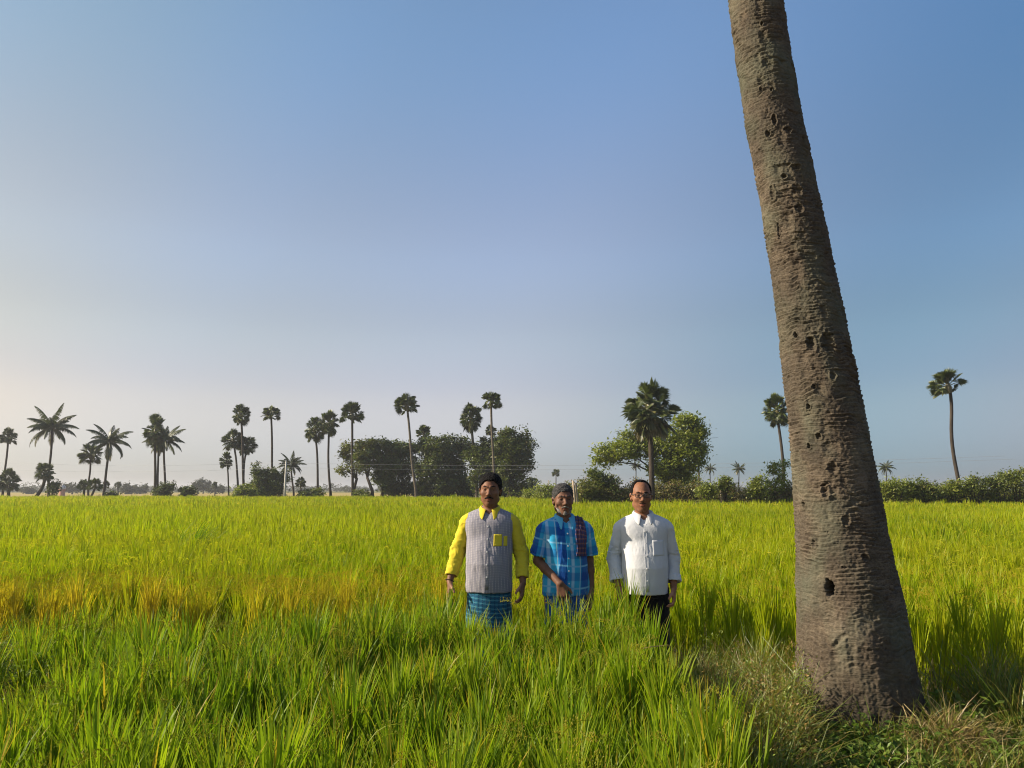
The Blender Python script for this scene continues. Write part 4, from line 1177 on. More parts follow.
def skin_mat(name, base, dark):
    m, n, l = mat_new(name)
    tc = n.new('ShaderNodeTexCoord')
    ns = N(n, 'ShaderNodeTexNoise', Scale=22.0, Detail=5.0); l.new(tc.outputs['Object'], ns.inputs['Vector'])
    c = mix(n, l, maprange(n, l, ns.outputs[0], 0.35, 0.7), dark, base)
    a = N(n, 'ShaderNodeAttribute', attribute_name='data'); sp = n.new('ShaderNodeSeparateXYZ'); l.new(a.outputs['Vector'], sp.inputs[0])
    c = mix(n, l, sp.outputs[0], c, tuple(x * k for x, k in zip(base, (0.75, 0.5, 0.55))))      # lips
    c = mix(n, l, sp.outputs[1], c, tuple(min(1, x * 1.7 + 0.03) for x in base))                # paler palms and nails
    p = N(n, 'ShaderNodeBsdfPrincipled', Roughness=0.55); l.new(c, p.inputs['Base Color'])
    p.inputs['Specular IOR Level'].default_value = 0.22
    p.inputs['Subsurface Weight'].default_value = 0.06; p.inputs['Subsurface Radius'].default_value = (0.01, 0.004, 0.002)
    nb = N(n, 'ShaderNodeTexNoise', Scale=160.0, Detail=3.0); l.new(tc.outputs['Object'], nb.inputs['Vector'])
    b = N(n, 'ShaderNodeBump', Strength=0.25, Distance=0.004); l.new(nb.outputs[0], b.inputs['Height']); l.new(b.outputs[0], p.inputs['Normal'])
    o = n.new('ShaderNodeOutputMaterial'); l.new(p.outputs[0], o.inputs[0])
    return m

def cloth_mat(name, build, rough=0.85, weave=900.0, thin=0.0):
    """build(nodes, links, u, v) gives the cloth's own colour; 'data' holds the weave coordinates in metres"""
    m, n, l = mat_new(name)
    a = N(n, 'ShaderNodeAttribute', attribute_name='data'); sp = n.new('ShaderNodeSeparateXYZ'); l.new(a.outputs['Vector'], sp.inputs[0])
    c = build(n, l, sp.outputs[0], sp.outputs[1])
    p = N(n, 'ShaderNodeBsdfPrincipled', Roughness=rough); p.inputs['Specular IOR Level'].default_value = 0.15
    p.inputs['Sheen Weight'].default_value = 0.1
    if hasattr(c, 'links'): l.new(c, p.inputs['Base Color'])
    else: p.inputs['Base Color'].default_value = (*c, 1)
    ns = N(n, 'ShaderNodeTexNoise', Scale=70.0, Detail=4.0); l.new(a.outputs['Vector'], ns.inputs['Vector'])
    b = N(n, 'ShaderNodeBump', Strength=0.25, Distance=0.004); l.new(ns.outputs[0], b.inputs['Height']); l.new(b.outputs[0], p.inputs['Normal'])
    o = n.new('ShaderNodeOutputMaterial')
    if thin:
        t = n.new('ShaderNodeBsdfTranslucent')
        if hasattr(c, 'links'): l.new(c, t.inputs[0])
        else: t.inputs[0].default_value = (*c, 1)
        ms = n.new('ShaderNodeMixShader'); ms.inputs[0].default_value = thin
        l.new(p.outputs[0], ms.inputs[1]); l.new(t.outputs[0], ms.inputs[2]); l.new(ms.outputs[0], o.inputs[0])
    else:
        l.new(p.outputs[0], o.inputs[0])
    return m

def stripe(n, l, u, period, width, phase=0.0, soft=0.0008):
    """1 inside a stripe of that width repeated every period"""
    a = n.new('ShaderNodeMath'); a.operation = 'ADD'; l.new(u, a.inputs[0]); a.inputs[1].default_value = phase + 100 * period
    b = n.new('ShaderNodeMath'); b.operation = 'PINGPONG'; l.new(a.outputs[0], b.inputs[0]); b.inputs[1].default_value = period / 2
    return maprange(n, l, b.outputs[0], width / 2 + soft, width / 2 - soft)

def solid(c):
    return lambda n, l, u, v: c

def shirt_stripes(n, l, u, v):
    c = mix(n, l, stripe(n, l, u, 0.0205, 0.0090, 0, 0.002), (0.150, 0.150, 0.205), (0.335, 0.315, 0.335))
    c = mix(n, l, stripe(n, l, u, 0.0205, 0.0022, 0.0102, 0.0008), c, (0.44, 0.41, 0.40))
    return mix(n, l, stripe(n, l, v, 0.012, 0.0035, 0.002, 0.0015), c, (0.20, 0.195, 0.24))

def blue_plaid(n, l, u, v):
    c = mix(n, l, stripe(n, l, u, 0.17, 0.062, 0.045, 0.004), (0.028, 0.33, 0.60), (0.012, 0.11, 0.38))
    c = mix(n, l, stripe(n, l, u, 0.17, 0.022, -0.028, 0.004), c, (0.30, 0.52, 0.72))
    h = mix(n, l, stripe(n, l, v, 0.16, 0.060, 0.03, 0.004), (1.0, 1.0, 1.0), (0.55, 0.62, 0.80))
    c = mix(n, l, 1.0, c, h, 'MULTIPLY')
    c = mix(n, l, stripe(n, l, v, 0.16, 0.012, -0.045, 0.003), c, (0.16, 0.42, 0.66))
    return mix(n, l, stripe(n, l, u, 0.17, 0.005, 0.085, 0.001), c, (0.35, 0.50, 0.62))

def teal_check(n, l, u, v):
    c = mix(n, l, stripe(n, l, u, 0.030, 0.009, 0, 0.002), (0.014, 0.115, 0.20), (0.008, 0.055, 0.115))
    c = mix(n, l, stripe(n, l, v, 0.030, 0.008, 0, 0.002), c, (0.010, 0.065, 0.13))
    return mix(n, l, stripe(n, l, v, 0.030, 0.004, 0.015, 0.001), c, (0.075, 0.23, 0.30))

def dark_blue(n, l, u, v):
    c = mix(n, l, stripe(n, l, u, 0.09, 0.02, 0, 0.004), (0.012, 0.075, 0.27), (0.02, 0.13, 0.36))
    return mix(n, l, stripe(n, l, v, 0.08, 0.014, 0, 0.003), c, (0.01, 0.05, 0.20))

def towel_check(n, l, u, v):
    c = mix(n, l, stripe(n, l, u, 0.028, 0.012, 0, 0.002), (0.075, 0.03, 0.05), (0.03, 0.05, 0.15))
    return mix(n, l, stripe(n, l, v, 0.034, 0.011, 0, 0.002), c, (0.15, 0.075, 0.085))

M['skin_dark'] = skin_mat('dark_brown_skin', (0.215, 0.102, 0.058), (0.145, 0.066, 0.038))
M['skin_mid'] = skin_mat('brown_skin', (0.29, 0.135, 0.075), (0.19, 0.086, 0.048))
M['skin_deep'] = skin_mat('deep_brown_skin', (0.19, 0.092, 0.056), (0.125, 0.060, 0.038))
M['hair_black'] = plain_mat('black_hair', (0.003, 0.003, 0.0035), (0.011, 0.010, 0.010), 90, 0.75, 0.9, 120, 0.12)
M['hair_grey'] = plain_mat('grey_hair', (0.012, 0.012, 0.013), (0.085, 0.082, 0.08), 60, 0.8, 0.8, 140, 0.25)
M['stubble_white'] = plain_mat('white_stubble', (0.085, 0.062, 0.050), (0.34, 0.32, 0.30), 120, 0.85, 0.6, 150, 0.1)
M['eye_white'] = plain_mat('eye_white', (0.22, 0.19, 0.165), (0.28, 0.25, 0.22), 30, 0.5)
M['iris'] = plain_mat('dark_iris', (0.010, 0.006, 0.005), (0.02, 0.012, 0.008), 30, 0.2)
M['black_plastic'] = plain_mat('black_plastic', (0.008, 0.008, 0.009), (0.015, 0.015, 0.016), 30, 0.35)
M['yellow_cloth'] = cloth_mat('yellow_cloth', solid((0.66, 0.53, 0.035)), thin=0.12)
M['striped_cloth'] = cloth_mat('striped_cloth', shirt_stripes)
M['plaid_cloth'] = cloth_mat('blue_plaid_cloth', blue_plaid, thin=0.08)
M['collar_cloth'] = cloth_mat('light_blue_cloth', solid((0.09, 0.38, 0.60)))
M['white_cloth'] = cloth_mat('white_cloth', solid((0.58, 0.59, 0.62)), thin=0.08)
M['teal_cloth'] = cloth_mat('teal_checked_cloth', teal_check)
M['blue_cloth'] = cloth_mat('dark_blue_cloth', dark_blue)
M['black_cloth'] = cloth_mat('black_cloth', solid((0.006, 0.006, 0.008)))
M['towel_cloth'] = cloth_mat('checked_towel', towel_check)
M['thread'] = plain_mat('red_thread', (0.30, 0.03, 0.02), (0.42, 0.07, 0.03), 60, 0.8)
M['dark_thread'] = plain_mat('dark_thread', (0.03, 0.015, 0.012), (0.06, 0.03, 0.02), 60, 0.8)
M['button'] = plain_mat('shirt_button', (0.55, 0.55, 0.55), (0.7, 0.7, 0.7), 60, 0.4)
M['lens'] = None
def glass_mat():
    m, n, l = mat_new('spectacle_lens')
    t = N(n, 'ShaderNodeBsdfTransparent'); t.inputs[0].default_value = (0.80, 0.80, 0.82, 1)
    g = N(n, 'ShaderNodeBsdfGlossy', Roughness=0.05)
    ms = n.new('ShaderNodeMixShader'); ms.inputs[0].default_value = 0.07
    l.new(t.outputs[0], ms.inputs[1]); l.new(g.outputs[0], ms.inputs[2])
    o = n.new('ShaderNodeOutputMaterial'); l.new(ms.outputs[0], o.inputs[0])
    return m
M['lens'] = glass_mat()

def hand(F, w, d, palm_in, fwd, s=1.0, curl=0.5, grip=False):
    """a hand from wrist w along d; palm faces palm_in, thumb side towards fwd"""
    w = np.array(w, float); d = np.array(d, float); d /= np.linalg.norm(d)
    pi_ = np.array(palm_in, float); pi_ -= d * (pi_ @ d); pi_ /= np.linalg.norm(pi_)
    f = np.array(fwd, float); f -= d * (f @ d); f -= pi_ * (f @ pi_); f /= np.linalg.norm(f)
    P = lambda a, b, c: w + s * (d * a + f * b + pi_ * c)
    # palm: a fan of flattened rods
    for b0, b1, ln in ((0.014, 0.030, 0.086), (0.006, 0.010, 0.090), (-0.004, -0.011, 0.087), (-0.012, -0.031, 0.080)):
        F.cone(P(0.0, b0, 0), P(ln, b1, 0), 0.0155 * s, 0.0125 * s, 0.010)
    F.cone(P(0.02, 0.022, 0.006), P(0.055, 0.034, 0.012), 0.016 * s, 0.013 * s, 0.010)       # thumb pad
    for b, ln, a0, sp in ((0.031, 0.070, 0.086, 0.16), (0.0105, 0.080, 0.090, 0.05), (-0.0115, 0.074, 0.087, -0.06), (-0.033, 0.056, 0.080, -0.2)):
        c_ = curl * (1.0 + 0.25 * (0.03 - b) / 0.06) if not grip else 1.25
        p = P(a0, b, 0); ang = 0.25 * c_ + 0.05; q = p
        segs = (0.45, 0.30, 0.25); rr = (0.0098, 0.0086, 0.0077, 0.0062)
        for i, sg in enumerate(segs):
            nx_ = q + s * ln * sg * (d * math.cos(ang) * math.cos(sp) + f * math.sin(sp) * math.cos(ang) + pi_ * math.sin(ang))
            F.cone(q, nx_, rr[i] * s, rr[i + 1] * s, 0.0035)
            q = nx_; ang += c_ * (0.75 if i == 0 else 0.55)
    # thumb leaves the side of the palm near its base
    t0 = P(0.030, 0.030, 0.010)
    t1 = t0 + s * 0.042 * (d * 0.72 + f * 0.58 + pi_ * 0.36); t2 = t1 + s * 0.030 * (d * 0.86 + f * 0.18 + pi_ * 0.45)
    if grip: t2 = t1 + s * 0.030 * (d * 0.55 - f * 0.25 + pi_ * 0.75)
    F.chain([t0, t1, t2], (0.0135 * s, 0.0105 * s, 0.0078 * s), 0.006)

def head(F, c, s=1.0, lean=0.0, gaunt=0.0, nose=1.0):
    """a head whose centre (between the eyes' height and the ears) is c, face towards -y"""
    c = np.array(c, float)
    P = lambda x, y, z: c + s * np.array((x, y, z))
    E = lambda p, r, k=0.015, cut=False: F.ell(P(*p), np.array(r) * s, k * s, cut)
    K = lambda a, b, ra, rb, k=0.01, cut=False: F.cone(P(*a), P(*b), ra * s, rb * s, k * s, cut)
    E((0, 0.018, 0.040), (0.074, 0.094, 0.078))
    E((0, -0.012, -0.012), (0.067, 0.080, 0.086), 0.03)
    E((0, -0.028, -0.062), (0.054 - 0.006 * gaunt, 0.056, 0.052), 0.03)
    E((0, -0.058, -0.096), (0.026, 0.026, 0.018), 0.02)                                      # chin
    K((-0.052, 0.0, -0.066), (0.0, -0.05, -0.098), 0.018, 0.016, 0.02); K((0.052, 0.0, -0.066), (0.0, -0.05, -0.098), 0.018, 0.016, 0.02)
    for sx in (-1, 1):
        E((sx * 0.040, -0.060, -0.022), (0.026, 0.022, 0.022), 0.018)                        # cheek bones
        if gaunt: E((sx * 0.052, -0.050, -0.062), (0.016, 0.022, 0.022), 0.02, True)
        K((sx * 0.012, -0.086, 0.024), (sx * 0.046, -0.070, 0.022), 0.011, 0.008, 0.012)     # brows
        E((sx * 0.031, -0.096, 0.004), (0.0165, 0.017, 0.0115), 0.012, True)                 # sockets
        E((sx * 0.031, -0.070, 0.005), (0.0165, 0.0165, 0.0135), 0.004)                      # lids over the ball
        E((sx * 0.031, -0.088, 0.003), (0.0125, 0.010, 0.0030), 0.002, True)                 # the open slit
        E((sx * 0.075, 0.014, -0.006), (0.009, 0.019, 0.033), 0.006); E((sx * 0.081, 0.018, 0.006), (0.008, 0.017, 0.017), 0.006)
        E((sx * 0.079, 0.006, -0.006), (0.006, 0.008, 0.012), 0.006, True)
        E((sx * 0.013, -0.096, -0.033), (0.0090, 0.011, 0.0080), 0.006)                      # nostril wings
    K((0, -0.082, 0.014), (0, -0.106 - 0.004 * nose, -0.028), 0.0085, 0.0118, 0.010)
    for sx in (-1, 1): E((sx * 0.007, -0.106, -0.041), (0.0035, 0.005, 0.004), 0.003, True)
    K((-0.021, -0.080, -0.0645), (0.021, -0.080, -0.0645), 0.0058, 0.0058, 0.006); E((0, -0.089, -0.062), (0.016, 0.007, 0.0055), 0.006)
    E((0, -0.087, -0.0735), (0.019, 0.008, 0.0068), 0.006)
    E((0, -0.098, -0.0675), (0.020, 0.006, 0.0012), 0.003, True)
    return P

def build_person(loc, label, skin, J, cloth_fn, hs=1.0, gaunt=0.0, girth=0.0, group='men standing in the rice', scale=1.0, turn=0.0, lean=0.0):
    """J: joints in metres, feet at z = 0, facing -y"""
    x0, y0, z0 = loc
    lo, hi = (-0.50, -0.36, -0.03), (0.50, 0.30, J['head'][2] + 0.20)
    F = Field(lo, hi, 0.0034)
    sh = J['shoulder']; hz = J['hip']
    F.ell((0, 0.0, hz + 0.05), (0.150, 0.105, 0.12), 0.04)
    F.ell((0, -0.012 - girth * 0.4, hz + 0.21), (0.138 + girth * 0.5, 0.100 + girth, 0.15), 0.05)
    F.ell((0, 0.0, sh - 0.12), (0.155, 0.100, 0.17), 0.05)
    F.cone((-0.125, 0.0, sh - 0.045), (0.125, 0.0, sh - 0.045), 0.048, 0.048, 0.03)
    hd = np.array(J['head'])
    F.cone((0, 0.012, sh - 0.02), hd + (0, 0.008, -0.07), 0.058 * hs, 0.052 * hs, 0.03)
    for sx in (-1, 1):
        F.cone((0, 0.018, sh + 0.028), (sx * 0.125, 0.01, sh - 0.045), 0.038, 0.034, 0.03)
        side = 'l' if sx < 0 else 'r'
        S_, E_, W_, T_ = (np.array(J[side][k], float) for k in range(4))
        F.chain([S_, S_ * 0.55 + E_ * 0.45, E_], (0.050, 0.043, 0.036), 0.02)
        F.chain([E_, E_ * 0.65 + W_ * 0.35, W_], (0.037, 0.036, 0.0235), 0.015)
        dv = (T_ - W_)
        hand(F, W_, dv, J[side][4], J[side][5], 1.0, J[side][6], J[side][7])
        H_, K_, A_ = np.array((sx * 0.085, 0.0, hz)), np.array((sx * 0.095, -0.015, 0.47 * hz / 0.86)), np.array((sx * 0.10, 0.03, 0.075))
        F.chain([H_, H_ * 0.5 + K_ * 0.5, K_], (0.088, 0.070, 0.053), 0.03)
        F.chain([K_, K_ * 0.6 + A_ * 0.4 + (0, 0.015, 0), A_], (0.052, 0.052, 0.036), 0.02)
        F.chain([A_ + (0, 0.03, -0.035), A_ + (0.005 * sx, -0.07, -0.042), A_ + (0.012 * sx, -0.155, -0.052)], (0.036, 0.032, 0.022), 0.02)
    head(F, hd, hs, gaunt=gaunt)
    V, Q = F.skin(1)
    D = np.zeros((len(V), 3))
    lp = (V - hd) / hs
    D[:, 0] = np.exp(-((lp[:, 0] / 0.021) ** 4 + ((lp[:, 2] + 0.068) / 0.0105) ** 4)) * (lp[:, 1] < -0.07)
    for sd in 'lr':
        W_, T_ = np.array(J[sd][2]), np.array(J[sd][3]); d = (T_ - W_) / np.linalg.norm(T_ - W_)
        pal = np.array(J[sd][4], float); pal /= np.linalg.norm(pal)
        rel = V - W_; t = rel @ d
        near_ = (t > 0.0) & (np.linalg.norm(rel, axis=1) < 0.24)
        D[:, 1] += near_ * np.clip((rel @ pal) / 0.012, 0, 1) * 0.55
    body = mesh('person', V, Q, M[skin], True, {'data': D})
    body.location = loc
    body.scale = (scale,) * 3
    body.rotation_euler = (0.0, math.radians(lean), math.radians(turn))
    tag(body, label, 'person', group)
    P = lambda x, y, z: hd + hs * np.array((x, y, z))
    for sx in (-1, 1):
        a = np.linspace(0, math.pi, 9)
        def ball(c, r, nm, par):
            u = np.linspace(0, 2 * math.pi, 13)[:-1]
            pts = np.stack([np.zeros(9), np.zeros(9), 0 * a], 1)
            Vb, Fb = tube(np.stack([np.zeros(9) + c[0], c[1] - np.cos(a) * r, np.zeros(9) + c[2]], 1), np.maximum(np.sin(a) * r, 1e-4), 12)
            return mesh(nm, Vb, Fb, M['eye_white' if nm == 'eye' else 'iris'], True, None, par)
        e = ball(P(sx * 0.031, -0.0695, 0.004), 0.0130 * hs, 'eye', body)
        ball(P(sx * 0.031, -0.0775, 0.0035), 0.0064 * hs, 'iris', e)
        br = Field(P(sx * 0.03 - 0.03, -0.11, 0.0), P(sx * 0.03 + 0.03, -0.05, 0.05), 0.002)
        br.chain([P(sx * 0.012, -0.0935, 0.0245), P(sx * 0.032, -0.088, 0.031), P(sx * 0.050, -0.072, 0.026)], (0.0040, 0.0042, 0.002), 0.003)
        Vv, Ff = br.skin(1); mesh('eyebrow', Vv, Ff, M['hair_grey' if gaunt else 'hair_black'], True, None, body)
    cloth_fn(body, F, P, hd)
    return body

def wrinkle(V, F_, amp, fx, fy, fz, seed, mask=None):
    n = normals(V, F_)
    q = fbm(V[:, 0] * fx, V[:, 1] * fy, V[:, 2] * fz, seed, 3)
    rid = 1 - np.abs(2 * vnoise(V[:, 0] * fx * 0.8 + 2 * q, V[:, 1] * fy * 0.8, V[:, 2] * fz * 0.8 + 2 * q, seed + 5) - 1)
    d = amp * ((q - 0.5) * 1.2 + (rid - 0.5) * 0.9)
    if mask is not None: d = d * mask
    return V + n * d[:, None]

def weave_torso(V, cy=0.0):
    ang = np.arctan2(V[:, 0], -(V[:, 1] - cy))
    u = V[:, 0] + np.sign(V[:, 0]) * np.maximum(0, V[:, 1] - cy + 0.03)
    return np.stack([u + 0.006 * np.sin(V[:, 2] * 11), V[:, 2] + 0.008 * np.sin(V[:, 0] * 14) - 0.25 * V[:, 0] ** 2, V[:, 1]], 1)

def weave_limb(V, a, b):
    a, b = np.array(a, float), np.array(b, float); d = (b - a) / np.linalg.norm(b - a)
    rel = V - a; t = rel @ d
    r = rel - t[:, None] * d
    return np.stack([r[:, 0] - 0.3 * r[:, 1], t, r[:, 1]], 1)

def hair_cap(F, P, body, hs, mat, z_front, side_low, thick, crown=True, recede=False, name='hair'):
    """hair as a skin over the skull, cut back to the hairline"""
    H = Field(P(-0.12, -0.13, -0.11), P(0.12, 0.16, 0.16), 0.0026)
    H.ell(P(0, 0.020, 0.042), np.array((0.0745 + thick, 0.0950 + thick, 0.0785 + thick * 1.15)) * hs, 0.0)
    H.ell(P(0, 0.045, -0.01), np.array((0.070 + thick, 0.066 + thick, 0.075)) * hs, 0.02)
    g = [(H.lo[k] + np.arange(H.n[k]) * H.h) for k in range(3)]
    c0 = P(0, 0, 0)
    x, y, z = (g[0][:, None, None] - c0[0]) / hs, (g[1][None, :, None] - c0[1]) / hs, (g[2][None, None, :] - c0[2]) / hs
    # the hairline: high in front, down behind the ears at the back
    line = np.interp(y, (-0.12, -0.075, -0.045, -0.02, 0.02, 0.05, 0.12), (z_front + .01, z_front, z_front - 0.015, side_low + 0.012, side_low + 0.006, side_low - 0.03, -0.062)) + 0.0 * x
    line = line - 0.030 * np.clip((np.abs(x) - 0.030) / 0.035, 0, 1) ** 1.5 * (y < -0.02) * np.clip(-y / 0.05, 0, 1)
    line = line + 0.010 * (vnoise(x * 90 + 0 * y, y * 90 + 0 * x, 0, 8)[..., 0:1] - 0.5)
    line = line + (0.012 * (1 - (x / 0.06) ** 2)).clip(-0.02, 0.012) * (y < -0.03) * (-0.4)
    d = (line - z) * hs
    H.D = np.maximum(H.D, d.astype(np.float32))
    if recede:                                            # bare high forehead, the hair starts on top of the skull
        back = np.interp(np.abs(x), (0.0, 0.035, 0.055, 0.07), (-0.030, -0.010, -0.022, -0.035))
        H.D = np.maximum(H.D, ((back - y) * hs + 0.0 * z).astype(np.float32))
    V, Q = H.skin(1)
    if len(V):
        V = wrinkle(V, Q, 0.006, 60, 45, 50, 4); V = wrinkle(V, Q, 0.003, 160, 110, 140, 5)
        mesh(name, V, Q, M[mat], True, None, body)

def facial(F, P, body, hs, mat, pieces, name, k=0.004, amp=0.002):
    H = Field(P(-0.09, -0.135, -0.14), P(0.09, 0.05, 0.0), 0.0022)
    for a, b, ra, rb in pieces:
        H.cone(P(*a), P(*b), ra * hs, rb * hs, k)
    V, Q = H.skin(1); V = wrinkle(V, Q, amp, 120, 120, 120, 6)
    mesh(name, V, Q, M[mat], True, None, body)

def collar(body, sh, hd, r, mat, open_=0.055, spread=0.06, point=0.055, parent=None, drop=0.036, cyo=0.006, zc=0.062):
    """a folded shirt collar with two points"""
    n = 40
    t = np.linspace(-math.pi * 0.90, math.pi * 0.90, n)          # 0 is the nape
    V = []
    for i, a in enumerate(t):
        f = abs(a) / (math.pi * 0.90)
        base = np.array((math.sin(a) * r, cyo + math.cos(a) * r * 1.05, sh + zc - 0.035 * f ** 2.2))
        out = np.array((math.sin(a), math.cos(a), 0.0))
        top = base + np.array((0, 0, 0.020 * (1 - 0.5 * f))) - out * 0.004
        edge = base + out * (0.012 + 0.018 * f) + np.array((0, 0, -drop * (0.75 + 0.3 * f)))
        if f > 0.72:
            k = (f - 0.72) / 0.28
            edge += np.array((math.copysign(0.012 * k, a), -0.028 * k, -point * k ** 1.5 * 0.7))
        V += [base - out * 0.006, top, base + out * 0.007 + np.array((0, 0, 0.010)), edge]
    V = np.array(V)
    i = np.arange(n - 1)[:, None] * 4; j = np.arange(3)[None, :]
    Fq = np.stack([i + j, i + j + 1, i + 4 + j + 1, i + 4 + j], -1).reshape(-1, 4)
    o = mesh('collar', V, Fq, mat, True, {'data': V}, parent or body)
    m = o.modifiers.new('thick', 'SOLIDIFY'); m.thickness = 0.0035; m.offset = 0
    m2 = o.modifiers.new('soft', 'SUBSURF'); m2.levels = 1; m2.render_levels = 1
    return o

def front_y(V, x, z):
    """the front of a garment at that spot"""
    m = (np.abs(V[:, 0] - x) < 0.008) & (np.abs(V[:, 2] - z) < 0.008) & (V[:, 1] < -0.02)
    return np.median(V[m][:, 1]) if m.any() else -0.12

def patch(body_or, V, x0, x1, z0, z1, mat, name, off=0.004, slope=0.0):
    nx_, nz_ = 9, 9
    pts = []
    for z in np.linspace(z0, z1, nz_):
        for x in np.linspace(x0, x1, nx_):
            zz_ = z + slope * (x - x0)
            pts.append((x, front_y(V, x, zz_) - off, zz_))
    pts = np.array(pts)
    yy = pts[:, 1].reshape(nz_, nx_)
    for _ in range(2):
        yy[1:-1, 1:-1] = (yy[:-2, 1:-1] + yy[2:, 1:-1] + yy[1:-1, :-2] + yy[1:-1, 2:]) / 4
    pts[:, 1] = yy.ravel()
    i = np.arange(nz_ - 1)[:, None] * nx_; j = np.arange(nx_ - 1)[None, :]
    F_ = np.stack([i + j, i + j + 1, i + nx_ + j + 1, i + nx_ + j], -1).reshape(-1, 4)
    o = mesh(name, pts, F_, mat, True, {'data': np.stack([pts[:, 0], pts[:, 2], pts[:, 1]], 1)}, body_or)
    m = o.modifiers.new('thick', 'SOLIDIFY'); m.thickness = 0.0015; m.offset = 0
    return o

def buttons(par, V, zs, x=0.0):
    for z in zs:
        y = front_y(V, x, z) - 0.0035
        Vb, Fb = tube(np.array([(x, y + 0.003, z), (x, y, z), (x, y - 0.0008, z)]), (0.0058, 0.0058, 0.004), 10)
        mesh('button', Vb, Fb, M['button'], False, None, par)

def ring(name, c, axis, r, t, mat, par, flat=1.0):
    d, u, v = frame_from(np.array(axis, float))
    a = np.linspace(0, 2 * math.pi, 25)
    pts = np.array(c)[None] + r * (np.cos(a)[:, None] * u + np.sin(a)[:, None] * v * flat)
    V, F_ = tube(pts, t, 7, False)
    return mesh(name, V, F_, mat, True, None, par)

def shirt_field(J, girth, hem, chest_extra=0.0, sleeves='long', sleeve_r=(0.064, 0.056, 0.047), hem_w=0.0, shoulder_drop=0.0):
    sh = J['shoulder']; hz = J['hip']
    G = Field((-0.50, -0.34, hem - 0.03), (0.50, 0.28, sh + 0.16), 0.0046)
    zs = (hem - 0.02, hz + 0.03, hz + 0.16, hz + 0.26, sh - 0.15, sh - 0.05, sh + 0.01)
    a = (0.172 + hem_w, 0.168 + hem_w * 0.7, 0.160 + girth * 0.5, 0.162 + girth * 0.4, 0.172 + chest_extra, 0.158 + chest_extra, 0.10)
    b = (0.118 + girth * 0.6, 0.122 + girth, 0.124 + girth * 1.15, 0.122 + girth * 0.9, 0.120, 0.098, 0.070)
    cy = (-0.010 - girth * 0.3, -0.012 - girth * 0.4, -0.014 - girth * 0.5, -0.008 - girth * 0.3, -0.002, 0.004, 0.01)
    G.tubeprof(zs, a, b, (0,) * 7, cy, 0.0, 2.0)
    G.cone((-0.135, 0.002, sh - 0.046), (0.135, 0.002, sh - 0.046), 0.057, 0.057, 0.045)
    for sx in (-1, 1):
        G.cone((0, 0.020, sh + 0.034), (sx * 0.142, 0.006, sh - 0.042), 0.050, 0.046, 0.03)
        G.ell((sx * 0.065, -0.038, sh - 0.09), (0.095, 0.062, 0.09), 0.05)
    G.cone((0, 0.012, sh - 0.02), (0, 0.012, sh + 0.012), 0.075, 0.062, 0.02)
    G.cone((0, -0.055, sh + 0.10), (0, -0.130, sh - 0.055), 0.052, 0.012, 0.006, True)      # the open neck
    return G

def add_sleeves(G, J, sleeves, sr, half=0.62):
    for sd in 'lr':
        S_, E_, W_ = (np.array(J[sd][k], float) for k in range(3))
        if sleeves == 'long':
            G.chain([S_, E_], (sr[0], sr[1]), 0.030); G.chain([E_, W_], (sr[1], sr[2]), 0.02)
        else:
            G.cone(S_, S_ + (E_ - S_) * 1.05, sr[0], sr[1], 0.030)

def cut_sleeve(G, J, sd, sleeves, cuff_t, half=0.80):
    """that side's sleeve alone and its seam plane"""
    S_, E_, W_ = (np.array(J[sd][k], float) for k in range(3))
    sx = -1 if sd == 'l' else 1
    seam_p = np.array((sx * 0.168, 0, J['shoulder'] - 0.02)); seam_n = np.array((sx * 1.0, 0, -0.12))
    s_ = G.copy(); s_.plane(seam_p, -seam_n)
    if sleeves == 'long':
        p = E_ + (W_ - E_) * cuff_t
        s_.plane(p, W_ - E_)
    else:
        p = S_ + (E_ - S_) * half
        s_.plane(p, E_ - S_)
    return s_, seam_p, seam_n

